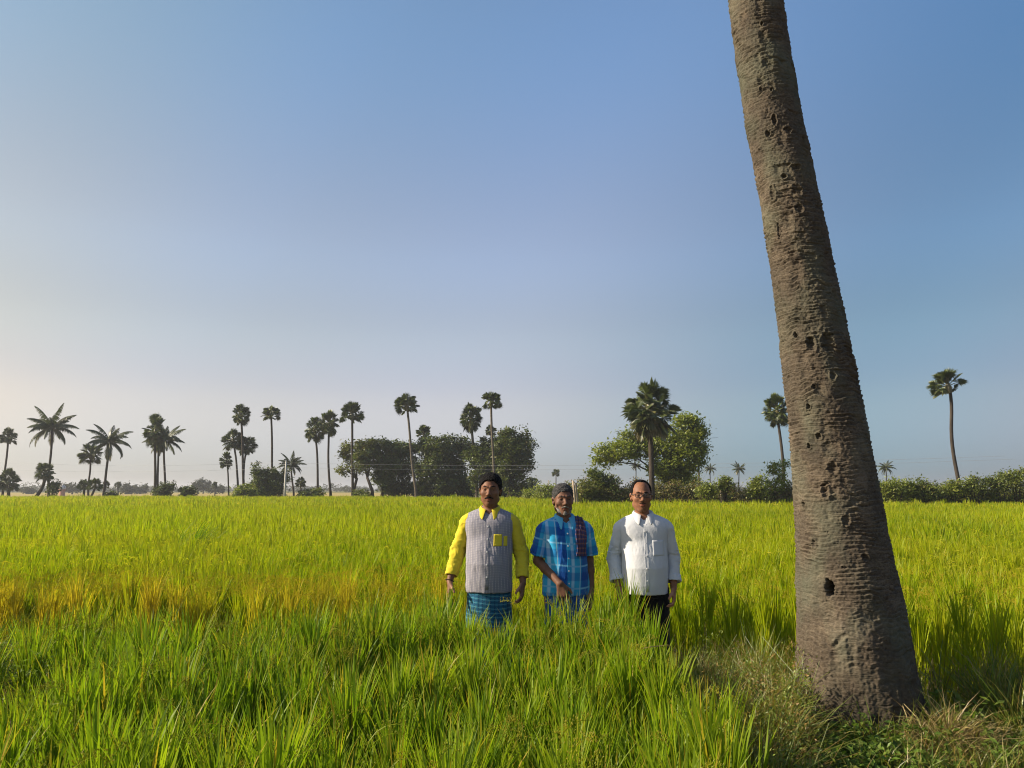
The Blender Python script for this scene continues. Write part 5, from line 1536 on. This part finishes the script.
def dress(body, J, G_t, sleeve_sr, mats, sleeves, cuff_t, hem, seed, half=0.8, amp=0.007):
    """shirt = trunk piece + two sleeves"""
    T = G_t.copy(); T.below(hem)
    tV = None
    full = G_t.copy()
    Sl = Field.__new__(Field); Sl.lo, Sl.h, Sl.n = G_t.lo, G_t.h, G_t.n
    out = []
    # sleeves reach below the hem: grow their own field
    for sd in 'lr':
        S_, E_, W_ = (np.array(J[sd][k], float) for k in range(3))
        lo = np.minimum(np.minimum(S_, E_), W_) - 0.12; hi = np.maximum(np.maximum(S_, E_), W_) + 0.12
        A = Field(lo, hi, 0.0044)
        sx = -1 if sd == 'l' else 1
        A.cone((sx * 0.10, 0.002, J['shoulder'] - 0.046), (sx * 0.135, 0.002, J['shoulder'] - 0.046), 0.057, 0.057, 0.02)
        A.cone((sx * 0.06, 0.015, J['shoulder'] + 0.002), (sx * 0.142, 0.006, J['shoulder'] - 0.042), 0.048, 0.046, 0.03)
        if sleeves == 'long':
            A.chain([S_, E_], (sleeve_sr[0], sleeve_sr[1]), 0.030); A.chain([E_, W_], (sleeve_sr[1], sleeve_sr[2]), 0.02)
            p = E_ + (W_ - E_) * cuff_t; A.plane(p, W_ - E_)
            A.cone(p - (W_ - E_) * 0.02 + 0, p + (W_ - E_) * 0.2, sleeve_sr[2] - 0.008, sleeve_sr[2] - 0.010, 0.002, True)
            if mats.get('cuff'):
                pass
        else:
            A.cone(S_, S_ + (E_ - S_) * 1.1, sleeve_sr[0], sleeve_sr[1], 0.030)
            p = S_ + (E_ - S_) * half; A.plane(p, E_ - S_)
            A.cone(p - (E_ - S_) * 0.06, p + (E_ - S_) * 0.3, sleeve_sr[1] - 0.010, sleeve_sr[1] - 0.006, 0.002, True)
        A.plane((sx * 0.158, 0, J['shoulder']), (-sx * 1.0, 0, 0.10))
        V, Q = A.skin(2)
        el_ = np.exp(-(np.linalg.norm(V - E_, axis=1) / 0.13) ** 2)
        V = wrinkle(V, Q, amp * 1.1, 15, 15, 11, seed + (3 if sd == 'l' else 8)); V[:, 0] += 0.6 * V[:, 2]; V = wrinkle(V, Q, amp * 1.3, 14, 20, 26, seed + 4, 0.35 + el_); V[:, 0] -= 0.6 * V[:, 2]
        out.append((sd, V, Q, S_, E_))
    V, Q = T.skin(2)
    lowmask = np.clip((J['shoulder'] - V[:, 2]) / 0.12, 0.25, 1)
    V = wrinkle(V, Q, amp * 1.1, 13, 13, 3.5, seed, lowmask)
    V[:, 0] += 0.3 * V[:, 2]; V = wrinkle(V, Q, amp * 0.85, 19, 19, 6, seed + 31, lowmask); V[:, 0] -= 0.3 * V[:, 2]
    V = wrinkle(V, Q, amp * 0.12, 45, 45, 30, seed + 37)
    shirt = mesh('shirt', V, Q, mats['body'], True, {'data': weave_torso(V)}, body)
    for sd, Vs, Qs, S_, E_ in out:
        mesh('sleeve', Vs, Qs, mats['sleeve'], True, {'data': weave_limb(Vs, S_, E_)}, shirt)
    return shirt, V

def wrap(body, J, top, bottom, wtop, wmid, wbot, girth, mat, name, seed, legs=False):
    hz = J['hip']
    G = Field((-0.34, -0.30, bottom - 0.02), (0.34, 0.28, top + 0.03), 0.0055)
    if legs:
        G.tubeprof((hz - 0.06, hz + 0.05, top), (0.158, 0.155, 0.145), (0.112, 0.112 + girth, 0.10 + girth), (0, 0, 0), (0.0, -0.01, -0.01), 0.0, 2.3)
        for sx in (-1, 1):
            G.chain([(sx * 0.083, 0, hz - 0.02), (sx * 0.095, -0.015, 0.47 * hz / 0.86), (sx * 0.10, 0.03, 0.06)], (0.098, 0.074, 0.066), 0.02)
    else:
        G.tubeprof((bottom, hz * 0.55, hz - 0.05, hz + 0.04, top), (wbot, wmid, wtop + 0.006, wtop, wtop - 0.012), (wbot * 0.74, wmid * 0.72, 0.110 + girth, 0.104 + girth, 0.096 + girth), (0,) * 5, (-0.01, -0.01, -0.01, -0.01, -0.01), 0.0, 2.2)
    G.below(bottom)
    V, Q = G.skin(2)
    V = wrinkle(V, Q, 0.008, 13, 13, 3.0, seed)
    return mesh(name, V, Q, mat, True, {'data': weave_torso(V)}, body), V

# joints: l is the picture-left arm; each arm = shoulder, elbow, wrist, finger direction, palm faces, thumb towards, curl, gripping
gz = lambda x, y: float(ground_z(x, y))

# --- man in yellow sleeves
JA = {'shoulder': 1.375, 'hip': 0.86, 'head': (0.005, -0.015, 1.555),
      'l': ((-0.176, 0.005, 1.308), (-0.248, 0.03, 1.09), (-0.292, -0.045, 0.885), (-0.290, -0.075, 0.76), (1, 0.15, 0.1), (0.1, -1, 0), 0.35, False),
      'r': ((0.176, 0.005, 1.308), (0.236, 0.035, 1.085), (0.254, -0.045, 0.875), (0.246, -0.085, 0.75), (-1, 0.1, 0.1), (-0.1, -1, 0), 0.75, False)}
def clothes_a(body, F, P, hd):
    G = shirt_field(JA, 0.022, 0.80, 0.0)
    sf, V = dress(body, JA, G, (0.055, 0.051, 0.045), {'body': M['striped_cloth'], 'sleeve': M['yellow_cloth']}, 'long', 0.80, 0.815, 11)
    collar(body, JA['shoulder'], hd, 0.068, M['yellow_cloth'], parent=sf)
    patch(sf, V, 0.045, 0.105, 1.150, 1.235, M['yellow_cloth'], 'pocket', 0.001)
    patch(sf, V, 0.116, 0.142, 1.150, 1.222, M['yellow_cloth'], 'pocket_flap', 0.001)
    patch(sf, V, -0.012, 0.012, 0.84, 1.345, M['striped_cloth'], 'placket', 0.0015)
    buttons(sf, V, (0.93, 1.02, 1.11, 1.20, 1.29))
    wrap(body, JA, 0.93, 0.16, 0.157, 0.178, 0.195, 0.010, M['teal_cloth'], 'lungi', 3)
    hair_cap(F, P, body, 1.0, 'hair_black', 0.080, -0.004, 0.012)
    facial(F, P, body, 1.0, 'hair_black', [((0.002, -0.097, -0.050), (0.030, -0.084, -0.059), 0.0062, 0.0035), ((-0.002, -0.097, -0.050), (-0.030, -0.084, -0.059), 0.0062, 0.0035)], 'moustache')
    w = np.array(JA['l'][2]); ring('wrist_thread', w + (0, 0.002, 0.005), w - np.array(JA['l'][1]), 0.030, 0.0035, M['dark_thread'], body)
build_person((MEN[0][0], MEN[0][1], gz(*MEN[0])), 'man in striped shirt with yellow sleeves and teal checked lungi, arms hanging', 'skin_dark', JA, clothes_a, 1.0, 0.0, 0.018, scale=0.970, turn=-5, lean=0.1)

# --- old man in blue plaid
JB = {'shoulder': 1.315, 'hip': 0.84, 'head': (-0.012, -0.02, 1.488),
      'l': ((-0.166, 0.0, 1.245), (-0.205, 0.02, 1.035), (-0.075, -0.175, 0.885), (-0.045, -0.185, 0.76), (0.35, 1, 0.1), (1, -0.2, 0), 0.3, False),
      'r': ((0.166, 0.005, 1.245), (0.190, 0.04, 1.035), (0.192, -0.02, 0.815), (0.186, -0.05, 0.69), (-1, 0.1, 0), (0, -1, 0), 0.45, False)}
def clothes_b(body, F, P, hd):
    G = shirt_field(JB, 0.0, 0.76, -0.012, hem_w=0.010)
    sf, V = dress(body, JB, G, (0.057, 0.074, 0.05), {'body': M['plaid_cloth'], 'sleeve': M['plaid_cloth']}, 'half', 0, 0.785, 21, 0.80, 0.0075)
    collar(body, JB['shoulder'], hd, 0.066, M['collar_cloth'], parent=sf, point=0.075)
    patch(sf, V, -0.010, 0.014, 0.80, 1.28, M['plaid_cloth'], 'placket', 0.0015)
    patch(sf, V, 0.045, 0.125, 1.08, 1.18, M['plaid_cloth'], 'pocket', 0.001)
    buttons(sf, V, (0.88, 0.97, 1.06, 1.15, 1.24))
    wrap(body, JB, 0.90, 0.22, 0.153, 0.172, 0.188, 0.0, M['blue_cloth'], 'lungi', 5)
    hair_cap(F, P, body, 0.97, 'hair_grey', 0.070, -0.004, 0.007)
    facial(F, P, body, 0.97, 'stubble_white', [((-0.055, -0.012, -0.060), (-0.040, -0.046, -0.090), 0.009, 0.011), ((0.055, -0.012, -0.060), (0.040, -0.046, -0.090), 0.009, 0.011), ((-0.040, -0.046, -0.090), (0, -0.070, -0.103), 0.012, 0.014), ((0.040, -0.046, -0.090), (0, -0.070, -0.103), 0.012, 0.014), ((0, -0.080, -0.085), (0, -0.074, -0.103), 0.008, 0.012)], 'beard', 0.01)
    facial(F, P, body, 0.97, 'stubble_white', [((0.002, -0.096, -0.051), (0.028, -0.083, -0.060), 0.0058, 0.0035), ((-0.002, -0.096, -0.051), (-0.028, -0.083, -0.060), 0.0058, 0.0035)], 'moustache')
    # towel over the picture-right shoulder
    sh = JB['shoulder']
    path = np.array([(0.095, 0.135, 1.10), (0.098, 0.128, 1.22), (0.105, 0.090, sh + 0.02), (0.106, 0.03, sh + 0.048), (0.104, -0.045, sh + 0.030), (0.102, -0.105, sh - 0.045), (0.100, -0.132, sh - 0.13), (0.098, -0.138, sh - 0.20), (0.097, -0.136, sh - 0.24)])
    t = np.linspace(0, len(path) - 1, 48)
    C_ = np.stack([np.interp(t, np.arange(len(path)), path[:, c]) for c in range(3)], 1)
    for _ in range(4): C_[1:-1] = 0.25 * C_[:-2] + 0.5 * C_[1:-1] + 0.25 * C_[2:]
    tn = np.gradient(C_, axis=0); tn /= np.linalg.norm(tn, axis=1)[:, None]
    w_ = np.linspace(-1, 1, 15)
    s_ = np.concatenate([[0], np.cumsum(np.linalg.norm(np.diff(C_, axis=0), axis=1))])
    V = []; D = []
    for i in range(len(C_)):
        nrm = np.cross((1, 0, 0), tn[i]); nrm /= np.linalg.norm(nrm)
        if nrm[2] < 0 and i < 30 and i > 14: nrm = -nrm
        for q in w_:
            half = 0.036 - 0.005 * math.sin(i * 0.35)
            f = 0.004 * math.sin(q * 9 + 0.04 * i) + 0.003 * math.sin(q * 17 + i * 0.09)
            drop = 0.55 * half * q * (1 if q > 0 else 0.5)
            V.append(C_[i] + np.array((q * half, 0, -max(0, drop) * (0.6 if 14 < i < 34 else 0.0))) + nrm * f)
            D.append((q * 0.11, s_[i], 0))
    i = np.arange(len(C_) - 1)[:, None] * 15; j = np.arange(14)[None, :]
    o = mesh('towel', np.array(V), np.stack([i + j, i + j + 1, i + 15 + j + 1, i + 15 + j], -1).reshape(-1, 4), M['towel_cloth'], True, {'data': np.array(D)})
    m = o.modifiers.new('thick', 'SOLIDIFY'); m.thickness = 0.010; m.offset = 0
    o.location = body.location; o.scale = body.scale; o.rotation_euler = body.rotation_euler
    tag(o, 'folded red and blue checked towel hanging over the shoulder of the blue plaid shirt', 'towel')
build_person((MEN[1][0], MEN[1][1], gz(*MEN[1])), 'grey haired old man with white stubble in blue plaid shirt and dark blue lungi', 'skin_deep', JB, clothes_b, 0.97, 1.0, -0.012, scale=0.965, turn=7, lean=-0.4)

# --- man in white
JC = {'shoulder': 1.385, 'hip': 0.87, 'head': (-0.012, -0.015, 1.565),
      'l': ((-0.178, 0.005, 1.312), (-0.228, 0.035, 1.095), (-0.205, -0.055, 0.875), (-0.195, -0.075, 0.76), (1, 0.25, 0.0), (0.15, -1, 0), 0.9, True),
      'r': ((0.178, 0.005, 1.312), (0.224, 0.040, 1.090), (0.212, -0.040, 0.870), (0.206, -0.075, 0.75), (-1, 0.1, 0), (0, -1, 0), 0.95, False)}
def clothes_c(body, F, P, hd):
    G = shirt_field(JC, 0.026, 0.82, 0.006)
    sf, V = dress(body, JC, G, (0.055, 0.051, 0.047), {'body': M['white_cloth'], 'sleeve': M['white_cloth']}, 'long', 0.76, 0.835, 41, 0.8, 0.0052)
    collar(body, JC['shoulder'], hd, 0.070, M['white_cloth'], parent=sf, point=0.06)
    patch(sf, V, -0.013, 0.013, 0.86, 1.355, M['white_cloth'], 'placket', 0.0018)
    patch(sf, V, 0.050, 0.140, 1.12, 1.235, M['white_cloth'], 'pocket', 0.001)
    buttons(sf, V, (0.94, 1.03, 1.12, 1.21, 1.30))
    for sd in 'lr':                                       # turned-back cuffs
        E_, W_ = np.array(JC[sd][1]), np.array(JC[sd][2]); d = (W_ - E_)
        p = E_ + d * 0.74
        A = Field(p - 0.12, p + 0.12, 0.004)
        A.cone(p - d * 0.17, p + d * 0.03, 0.052, 0.060, 0.0); A.plane(p + d * 0.03, d); A.plane(p - d * 0.17, -d)
        A.cone(p - d * 0.0, p + d * 0.2, 0.048, 0.051, 0.002, True)
        Vc, Qc = A.skin(2); Vc = wrinkle(Vc, Qc, 0.009, 22, 22, 30, 60 + ord(sd))
        mesh('cuff', Vc, Qc, M['white_cloth'], True, {'data': weave_limb(Vc, E_, W_)}, sf)
    wrap(body, JC, 0.94, 0.05, 0, 0, 0, 0.02, M['black_cloth'], 'trousers', 7, True)
    hair_cap(F, P, body, 1.0, 'hair_black', 0.085, 0.0, 0.005, recede=True)
    facial(F, P, body, 1.0, 'hair_black', [((0.002, -0.0955, -0.051), (0.024, -0.084, -0.057), 0.0040, 0.0025), ((-0.002, -0.0955, -0.051), (-0.024, -0.084, -0.057), 0.0040, 0.0025)], 'moustache')
    # spectacles
    fr = MB()
    for sx in (-1, 1):
        a = np.linspace(0, 2 * math.pi, 25)
        pts = np.array([P(sx * 0.031 + 0.0235 * math.copysign(abs(math.cos(t)) ** 0.7, math.cos(t)), -0.104 + 0.012 * abs(math.cos(t)) * (1 if math.cos(t) * sx > 0 else 0), 0.004 + 0.0145 * math.copysign(abs(math.sin(t)) ** 0.7, math.sin(t))) for t in a])
        V1, F1 = tube(pts, 0.0021, 6, False); fr.add(V1, F1)
        V1, F1 = tube(np.array([pts[6] + (-.018 * sx * 0, 0, 0)] + [P(sx * 0.050, -0.100, 0.019), P(sx * 0.031, -0.104, 0.0195), P(sx * 0.010, -0.104, 0.018)][0:3]), 0.0028, 6); fr.add(V1, F1)
        V1, F1 = tube(np.array([P(sx * 0.054, -0.093, 0.012), P(sx * 0.076, -0.060, 0.012), P(sx * 0.081, 0.0, 0.012), P(sx * 0.080, 0.02, 0.0)]), 0.0021, 6); fr.add(V1, F1)
    V1, F1 = tube(np.array([P(-0.009, -0.104, 0.006), P(0, -0.107, 0.009), P(0.009, -0.104, 0.006)]), 0.0021, 6); fr.add(V1, F1)
    g = fr.build('glasses', M['black_plastic'], body, True)
    for sx in (-1, 1):
        a = np.linspace(0, 2 * math.pi, 25)[:-1]
        pts = [P(sx * 0.031, -0.103, 0.004)] + [P(sx * 0.031 + 0.0225 * math.copysign(abs(math.cos(t)) ** 0.7, math.cos(t)), -0.1025 + 0.012 * abs(math.cos(t)) * (1 if math.cos(t) * sx > 0 else 0), 0.004 + 0.0138 * math.copysign(abs(math.sin(t)) ** 0.7, math.sin(t))) for t in a]
        k = np.arange(24)
        mesh('lens', np.array(pts), np.stack([np.zeros(24, int), 1 + k, 1 + (k + 1) % 24], 1), M['lens'], True, None, g)
    w = np.array(JC['l'][2]); ring('wrist_thread', w + (0, 0.003, 0.01), w - np.array(JC['l'][1]), 0.029, 0.004, M['thread'], body)
    # the plucked stalk in the picture-left hand
    Hd = np.array(JC['l'][3]) + np.array((0.02, -0.02, 0.01))
    st = np.array([Hd + (-0.05, -0.005, 0.05), Hd, Hd + (0.10, -0.02, -0.085), Hd + (0.20, -0.045, -0.19)])
    V1, F1 = tube(st, (0.004, 0.0055, 0.0065, 0.003), 6)
    mb = MB(); mb.add(V1, F1, (0.9, 0.5, 0.35))
    o = mb.build('rice_stalk', M['ripe_rice'], None, True); o.location = body.location; o.scale = body.scale; o.rotation_euler = body.rotation_euler
    tag(o, 'pale green plucked stalk held in the fist of the man in white', 'stalk')
build_person((MEN[2][0], MEN[2][1], 0.05), 'balding man with glasses in white shirt with rolled cuffs and black trousers', 'skin_mid', JC, clothes_c, 1.0, 0.0, 0.022, scale=0.945, turn=-3, lean=-0.2)
# ------------------------------------------------------------------ weeds and dry grass on the bund
M['leafy_weed'] = leaf_mat('leafy_weed', (0.06, 0.115, 0.018), (0.18, 0.28, 0.040), (0.26, 0.20, 0.06), 0.40, 0.015)

def grass(mb, n, cx, cy, rx, ry, L, w, tilt, droop, ripe_mu, tint_mu, z0=0.0, nseg=4, ripe_sd=0.3, keep=None):
    x, y = cx + gauss(n, rx), cy + gauss(n, ry)
    if keep is not None:
        k = keep(x, y); x, y = x[k], y[k]; n = len(x)
    k = np.hypot(x - 2.10, y - 4.86) > 0.36; x, y = x[k], y[k]; n = len(x)
    base = np.stack([x, y, ground_z(x, y) + z0 - 0.01], 1)
    cl = vnoise(x * 5, y * 5, 0, 91)
    V, F, D = blades(base, uni(0, 6.283, n), uni(tilt[0], tilt[1], n), uni(droop[0], droop[1], n), uni(L[0], L[1], n) * (0.6 + 0.8 * cl), uni(w[0], w[1], n), nseg,
                     np.clip(tint_mu + gauss(n, 0.25), 0, 1), np.clip(ripe_mu + gauss(n, ripe_sd), 0, 1))
    mb.add(V, F, D)

mb = MB()
short = lambda x, y: ~((x > 1.62) & (x < 2.75) & (y < 4.75))
inbund = lambda x, y: (x > 0.62) & (y < bund_y(x) + 0.30) & (y > 2.9)
# a short mixed sward over the whole bund and the foot of the tree
grass(mb, 26000, 2.0, 4.5, 1.1, 0.75, (0.03, 0.12), (0.003, 0.007), (0.1, 0.9), (0.2, 1.4), 0.12, 0.35, keep=inbund)
# taller seedy grass between the rice and the trunk
tall_ = lambda x, y: inbund(x, y) & short(x, y) & ((x < 0.345 * y) | (y > 5.0) | (x > 2.8))
grass(mb, 13000, 1.12, 4.70, 0.30, 0.55, (0.16, 0.44), (0.003, 0.0065), (0.05, 0.7), (0.2, 1.4), 0.14, 0.75, keep=tall_)
grass(mb, 7000, 1.38, 4.50, 0.22, 0.38, (0.14, 0.40), (0.002, 0.0045), (0.1, 0.9), (0.2, 1.6), 0.65, 0.6, keep=tall_)
grass(mb, 5000, 1.5, 5.2, 0.45, 0.22, (0.2, 0.50), (0.004, 0.008), (0.05, 0.6), (0.1, 1.1), 0.12, 0.55, keep=tall_)
grass(mb, 6500, 3.0, 4.72, 0.5, 0.2, (0.2, 0.56), (0.004, 0.008), (0.05, 0.7), (0.2, 1.2), 0.10, 0.35, keep=tall_)
grass(mb, 6000, 2.8, 4.15, 0.6, 0.25, (0.08, 0.26), (0.004, 0.008), (0.1, 0.8), (0.2, 1.3), 0.2, 0.4, keep=inbund)
# grass along the rest of the bund between the plots
grass(mb, 12000, -1.9, 5.75, 2.4, 0.28, (0.12, 0.38), (0.004, 0.008), (0.05, 0.6), (0.1, 1.1), 0.25, 0.35, keep=lambda x, y: clear(np.stack([x, y], 1), 0.2))
# tangled twiggy weeds, half of them dried
for _ in range(150):
    x, y = rnd.gauss(1.32, 0.26), rnd.gauss(4.55, 0.42)
    if not (bool(inbund(x, y)) and x < 0.375 * y): continue
    h = rnd.uniform(0.2, 0.46); z = gz(x, y); dryness = 0.7 if rnd.random() < 0.5 else 0.1
    for q in range(4):
        V, F = tube(np.array([(x, y, z), (x + rnd.gauss(0, 0.05), y + rnd.gauss(0, 0.05), z + h * 0.6), (x + rnd.gauss(0, 0.12), y + rnd.gauss(0, 0.12), z + h)]), (0.0025, 0.002, 0.001), 4, False); mb.add(V, F, (0.4, 0, dryness))
    leaf_cloud(mb, [((x, y, z + h * 0.65), (0.13, 0.13, h * 0.38), 1)], 14, 8, 0.010, 0.04, dryness, 0.6, 0.3)
# airy seed stalks
n = 420
x, y = 1.25 + gauss(n, 0.35), 4.75 + gauss(n, 0.45); k = tall_(x, y); x, y = x[k], y[k]; n = len(x)
V, F, D = blades(np.stack([x, y, ground_z(x, y)], 1), uni(0, 6.28, n), uni(0.03, 0.4, n), uni(0.1, 0.8, n), uni(0.3, 0.58, n), np.full(n, 0.0026), 5, uni(0.3, 0.8, n), uni(0.5, 1, n)); mb.add(V, F, D)
tag(mb.build('weeds', M['weed']), 'mixed green and dry weedy grass on the bund around the trunk', 'weeds', kind='stuff')

mb = MB()
def leafy(n_pl, cx, cy, rx, ry, h, size, tint):
    for _ in range(n_pl):
        x, y = rnd.gauss(cx, rx), rnd.gauss(cy, ry)
        if math.hypot(x - 2.1, y - 4.86) < 0.40: continue
        z = gz(x, y); hh = h * rnd.uniform(0.5, 1.3)
        leaf_cloud(mb, [((x, y, z + hh * 0.6), (0.07, 0.07, hh * 0.5), 1)], 7, 5, size, 0.03, 0.05, tint, 0.9)
leafy(80, 1.85, 4.20, 0.30, 0.14, 0.13, 0.022, 0.6)
leafy(60, 1.45, 4.3, 0.25, 0.2, 0.14, 0.018, 0.45)
leafy(40, 2.15, 4.10, 0.25, 0.10, 0.10, 0.020, 0.6)
leafy(60, 2.85, 4.25, 0.28, 0.2, 0.18, 0.024, 0.5)
leafy(16, 1.58, 4.55, 0.06, 0.08, 0.20, 0.018, 0.6)
leafy(50, 1.0, 4.2, 0.25, 0.4, 0.18, 0.016, 0.45)
tag(mb.build('ground_cover', M['leafy_weed']), 'small round leaved ground cover weeds at the foot of the trunk', 'weeds', kind='stuff')

def tuft(name, label, cat, loc, build, mat):
    mb = MB(); build(mb); o = mb.build(name, mat)
    return tag(o, label, cat)
tuft('dry_grass_tuft', 'straw coloured dry grass tuft flopped over at the right of the trunk base', 'grass tuft', None,
     lambda mb: (grass(mb, 1500, 2.36, 4.28, 0.085, 0.08, (0.12, 0.30), (0.003, 0.006), (0.2, 1.0), (0.4, 1.6), 0.12, 0.6), grass(mb, 350, 2.27, 4.22, 0.10, 0.06, (0.1, 0.26), (0.003, 0.005), (0.3, 1.2), (0.3, 1.4), 0.35, 0.45)), M['dry_grass'])
tuft('leafy_weed_plant', 'single bright green broad leaved weed right of the dry grass tuft', 'weed', None,
     lambda mb: leaf_cloud(mb, [((2.98, 4.35, gz(2.98, 4.35) + 0.17), (0.07, 0.07, 0.12), 1)], 14, 6, 0.032, 0.035, 0.02, 0.85, 0.9), M['leafy_weed'])
def feathery(mb):
    for _ in range(110):
        x, y = rnd.gauss(-3.35, 0.34), rnd.gauss(4.6, 0.28)
        h = rnd.uniform(0.55, 0.80)
        V, F = tube(np.array([(x, y, 0), (x + rnd.gauss(0, 0.05), y, h * 0.6), (x + rnd.gauss(0, 0.09), y, h)]), (0.003, 0.0025, 0.0015), 4, False); mb.add(V, F, (0.3, 0, 0.2))
        leaf_cloud(mb, [((x, y, h * 0.78), (0.11, 0.11, h * 0.24), 1)], 16, 9, 0.012, 0.035, 0.12, 0.6, 0.3)
tuft('feathery_weed', 'dark fine leaved weed patch among the rice at the left edge', 'weed', None, feathery, M['leafy_weed'])
def wild(mb, cx, cy, n, h):
    x, y = cx + gauss(n, 0.16), cy + gauss(n, 0.12)
    V, F, D = blades(np.stack([x, y, np.full(n, 0.3)], 1), np.where(uni(0, 1, n) < 0.75, uni(-0.8, 0.8, n), uni(0, 6.28, n)), uni(0.05, 0.5, n), uni(0.5, 1.5, n), uni(h * 0.6, h, n), uni(0.008, 0.016, n), 5, uni(0, 0.35, n), np.clip(gauss(n, 0.1), 0, 1)); mb.add(V, F, D)
tuft('wild_grass_clump', 'dark arching wild grass clump standing above the yellowing rice on the left', 'grass tuft', None, lambda mb: wild(mb, -5.35, 13.0, 130, 1.05), M['rice'])
tuft('wild_grass_clump', 'small dark wild grass clump far out in the field near the left palms', 'grass tuft', None, lambda mb: wild(mb, -15.3, 29.5, 90, 1.0), M['rice'])
# a bent dry straw lying across the green rice
c = at(655, 655, 4.3)
V, F = tube(np.array([at(630, 651, 4.3), at(650, 647, 4.32), at(668, 645, 4.36), at(676, 652, 4.4)]), (0.003, 0.003, 0.0025, 0.002), 5)
tag(MB().add(V, F, (0.8, 0.5, 0.0)).build('dry_straw', M['dry_grass']), 'pale bent dry straw lying across the green rice in front of the man in white', 'straw')
# ------------------------------------------------------------------ the hazy air
def haze_box():
    x0, x1, y0, y1, z0, z1 = -1520, 1520, -320, 2230, -1.2, 14.5
    V = [(x, y, z) for z in (z0, z1) for x, y in ((x0, y0), (x1, y0), (x1, y1), (x0, y1))]
    F = np.array(((3, 2, 1, 0), (4, 5, 6, 7), (0, 1, 5, 4), (1, 2, 6, 5), (2, 3, 7, 6), (3, 0, 4, 7)))
    m, n, l = mat_new('hazy_air')
    p = n.new('ShaderNodeVolumePrincipled')
    p.inputs['Color'].default_value = (0.86, 0.88, 0.92, 1)
    p.inputs['Density'].default_value = HAZE
    p.inputs['Anisotropy'].default_value = 0.35
    o = n.new('ShaderNodeOutputMaterial'); l.new(p.outputs[0], o.inputs['Volume'])
    tag(mesh('haze', V, F, m), kind='stuff')
haze_box()
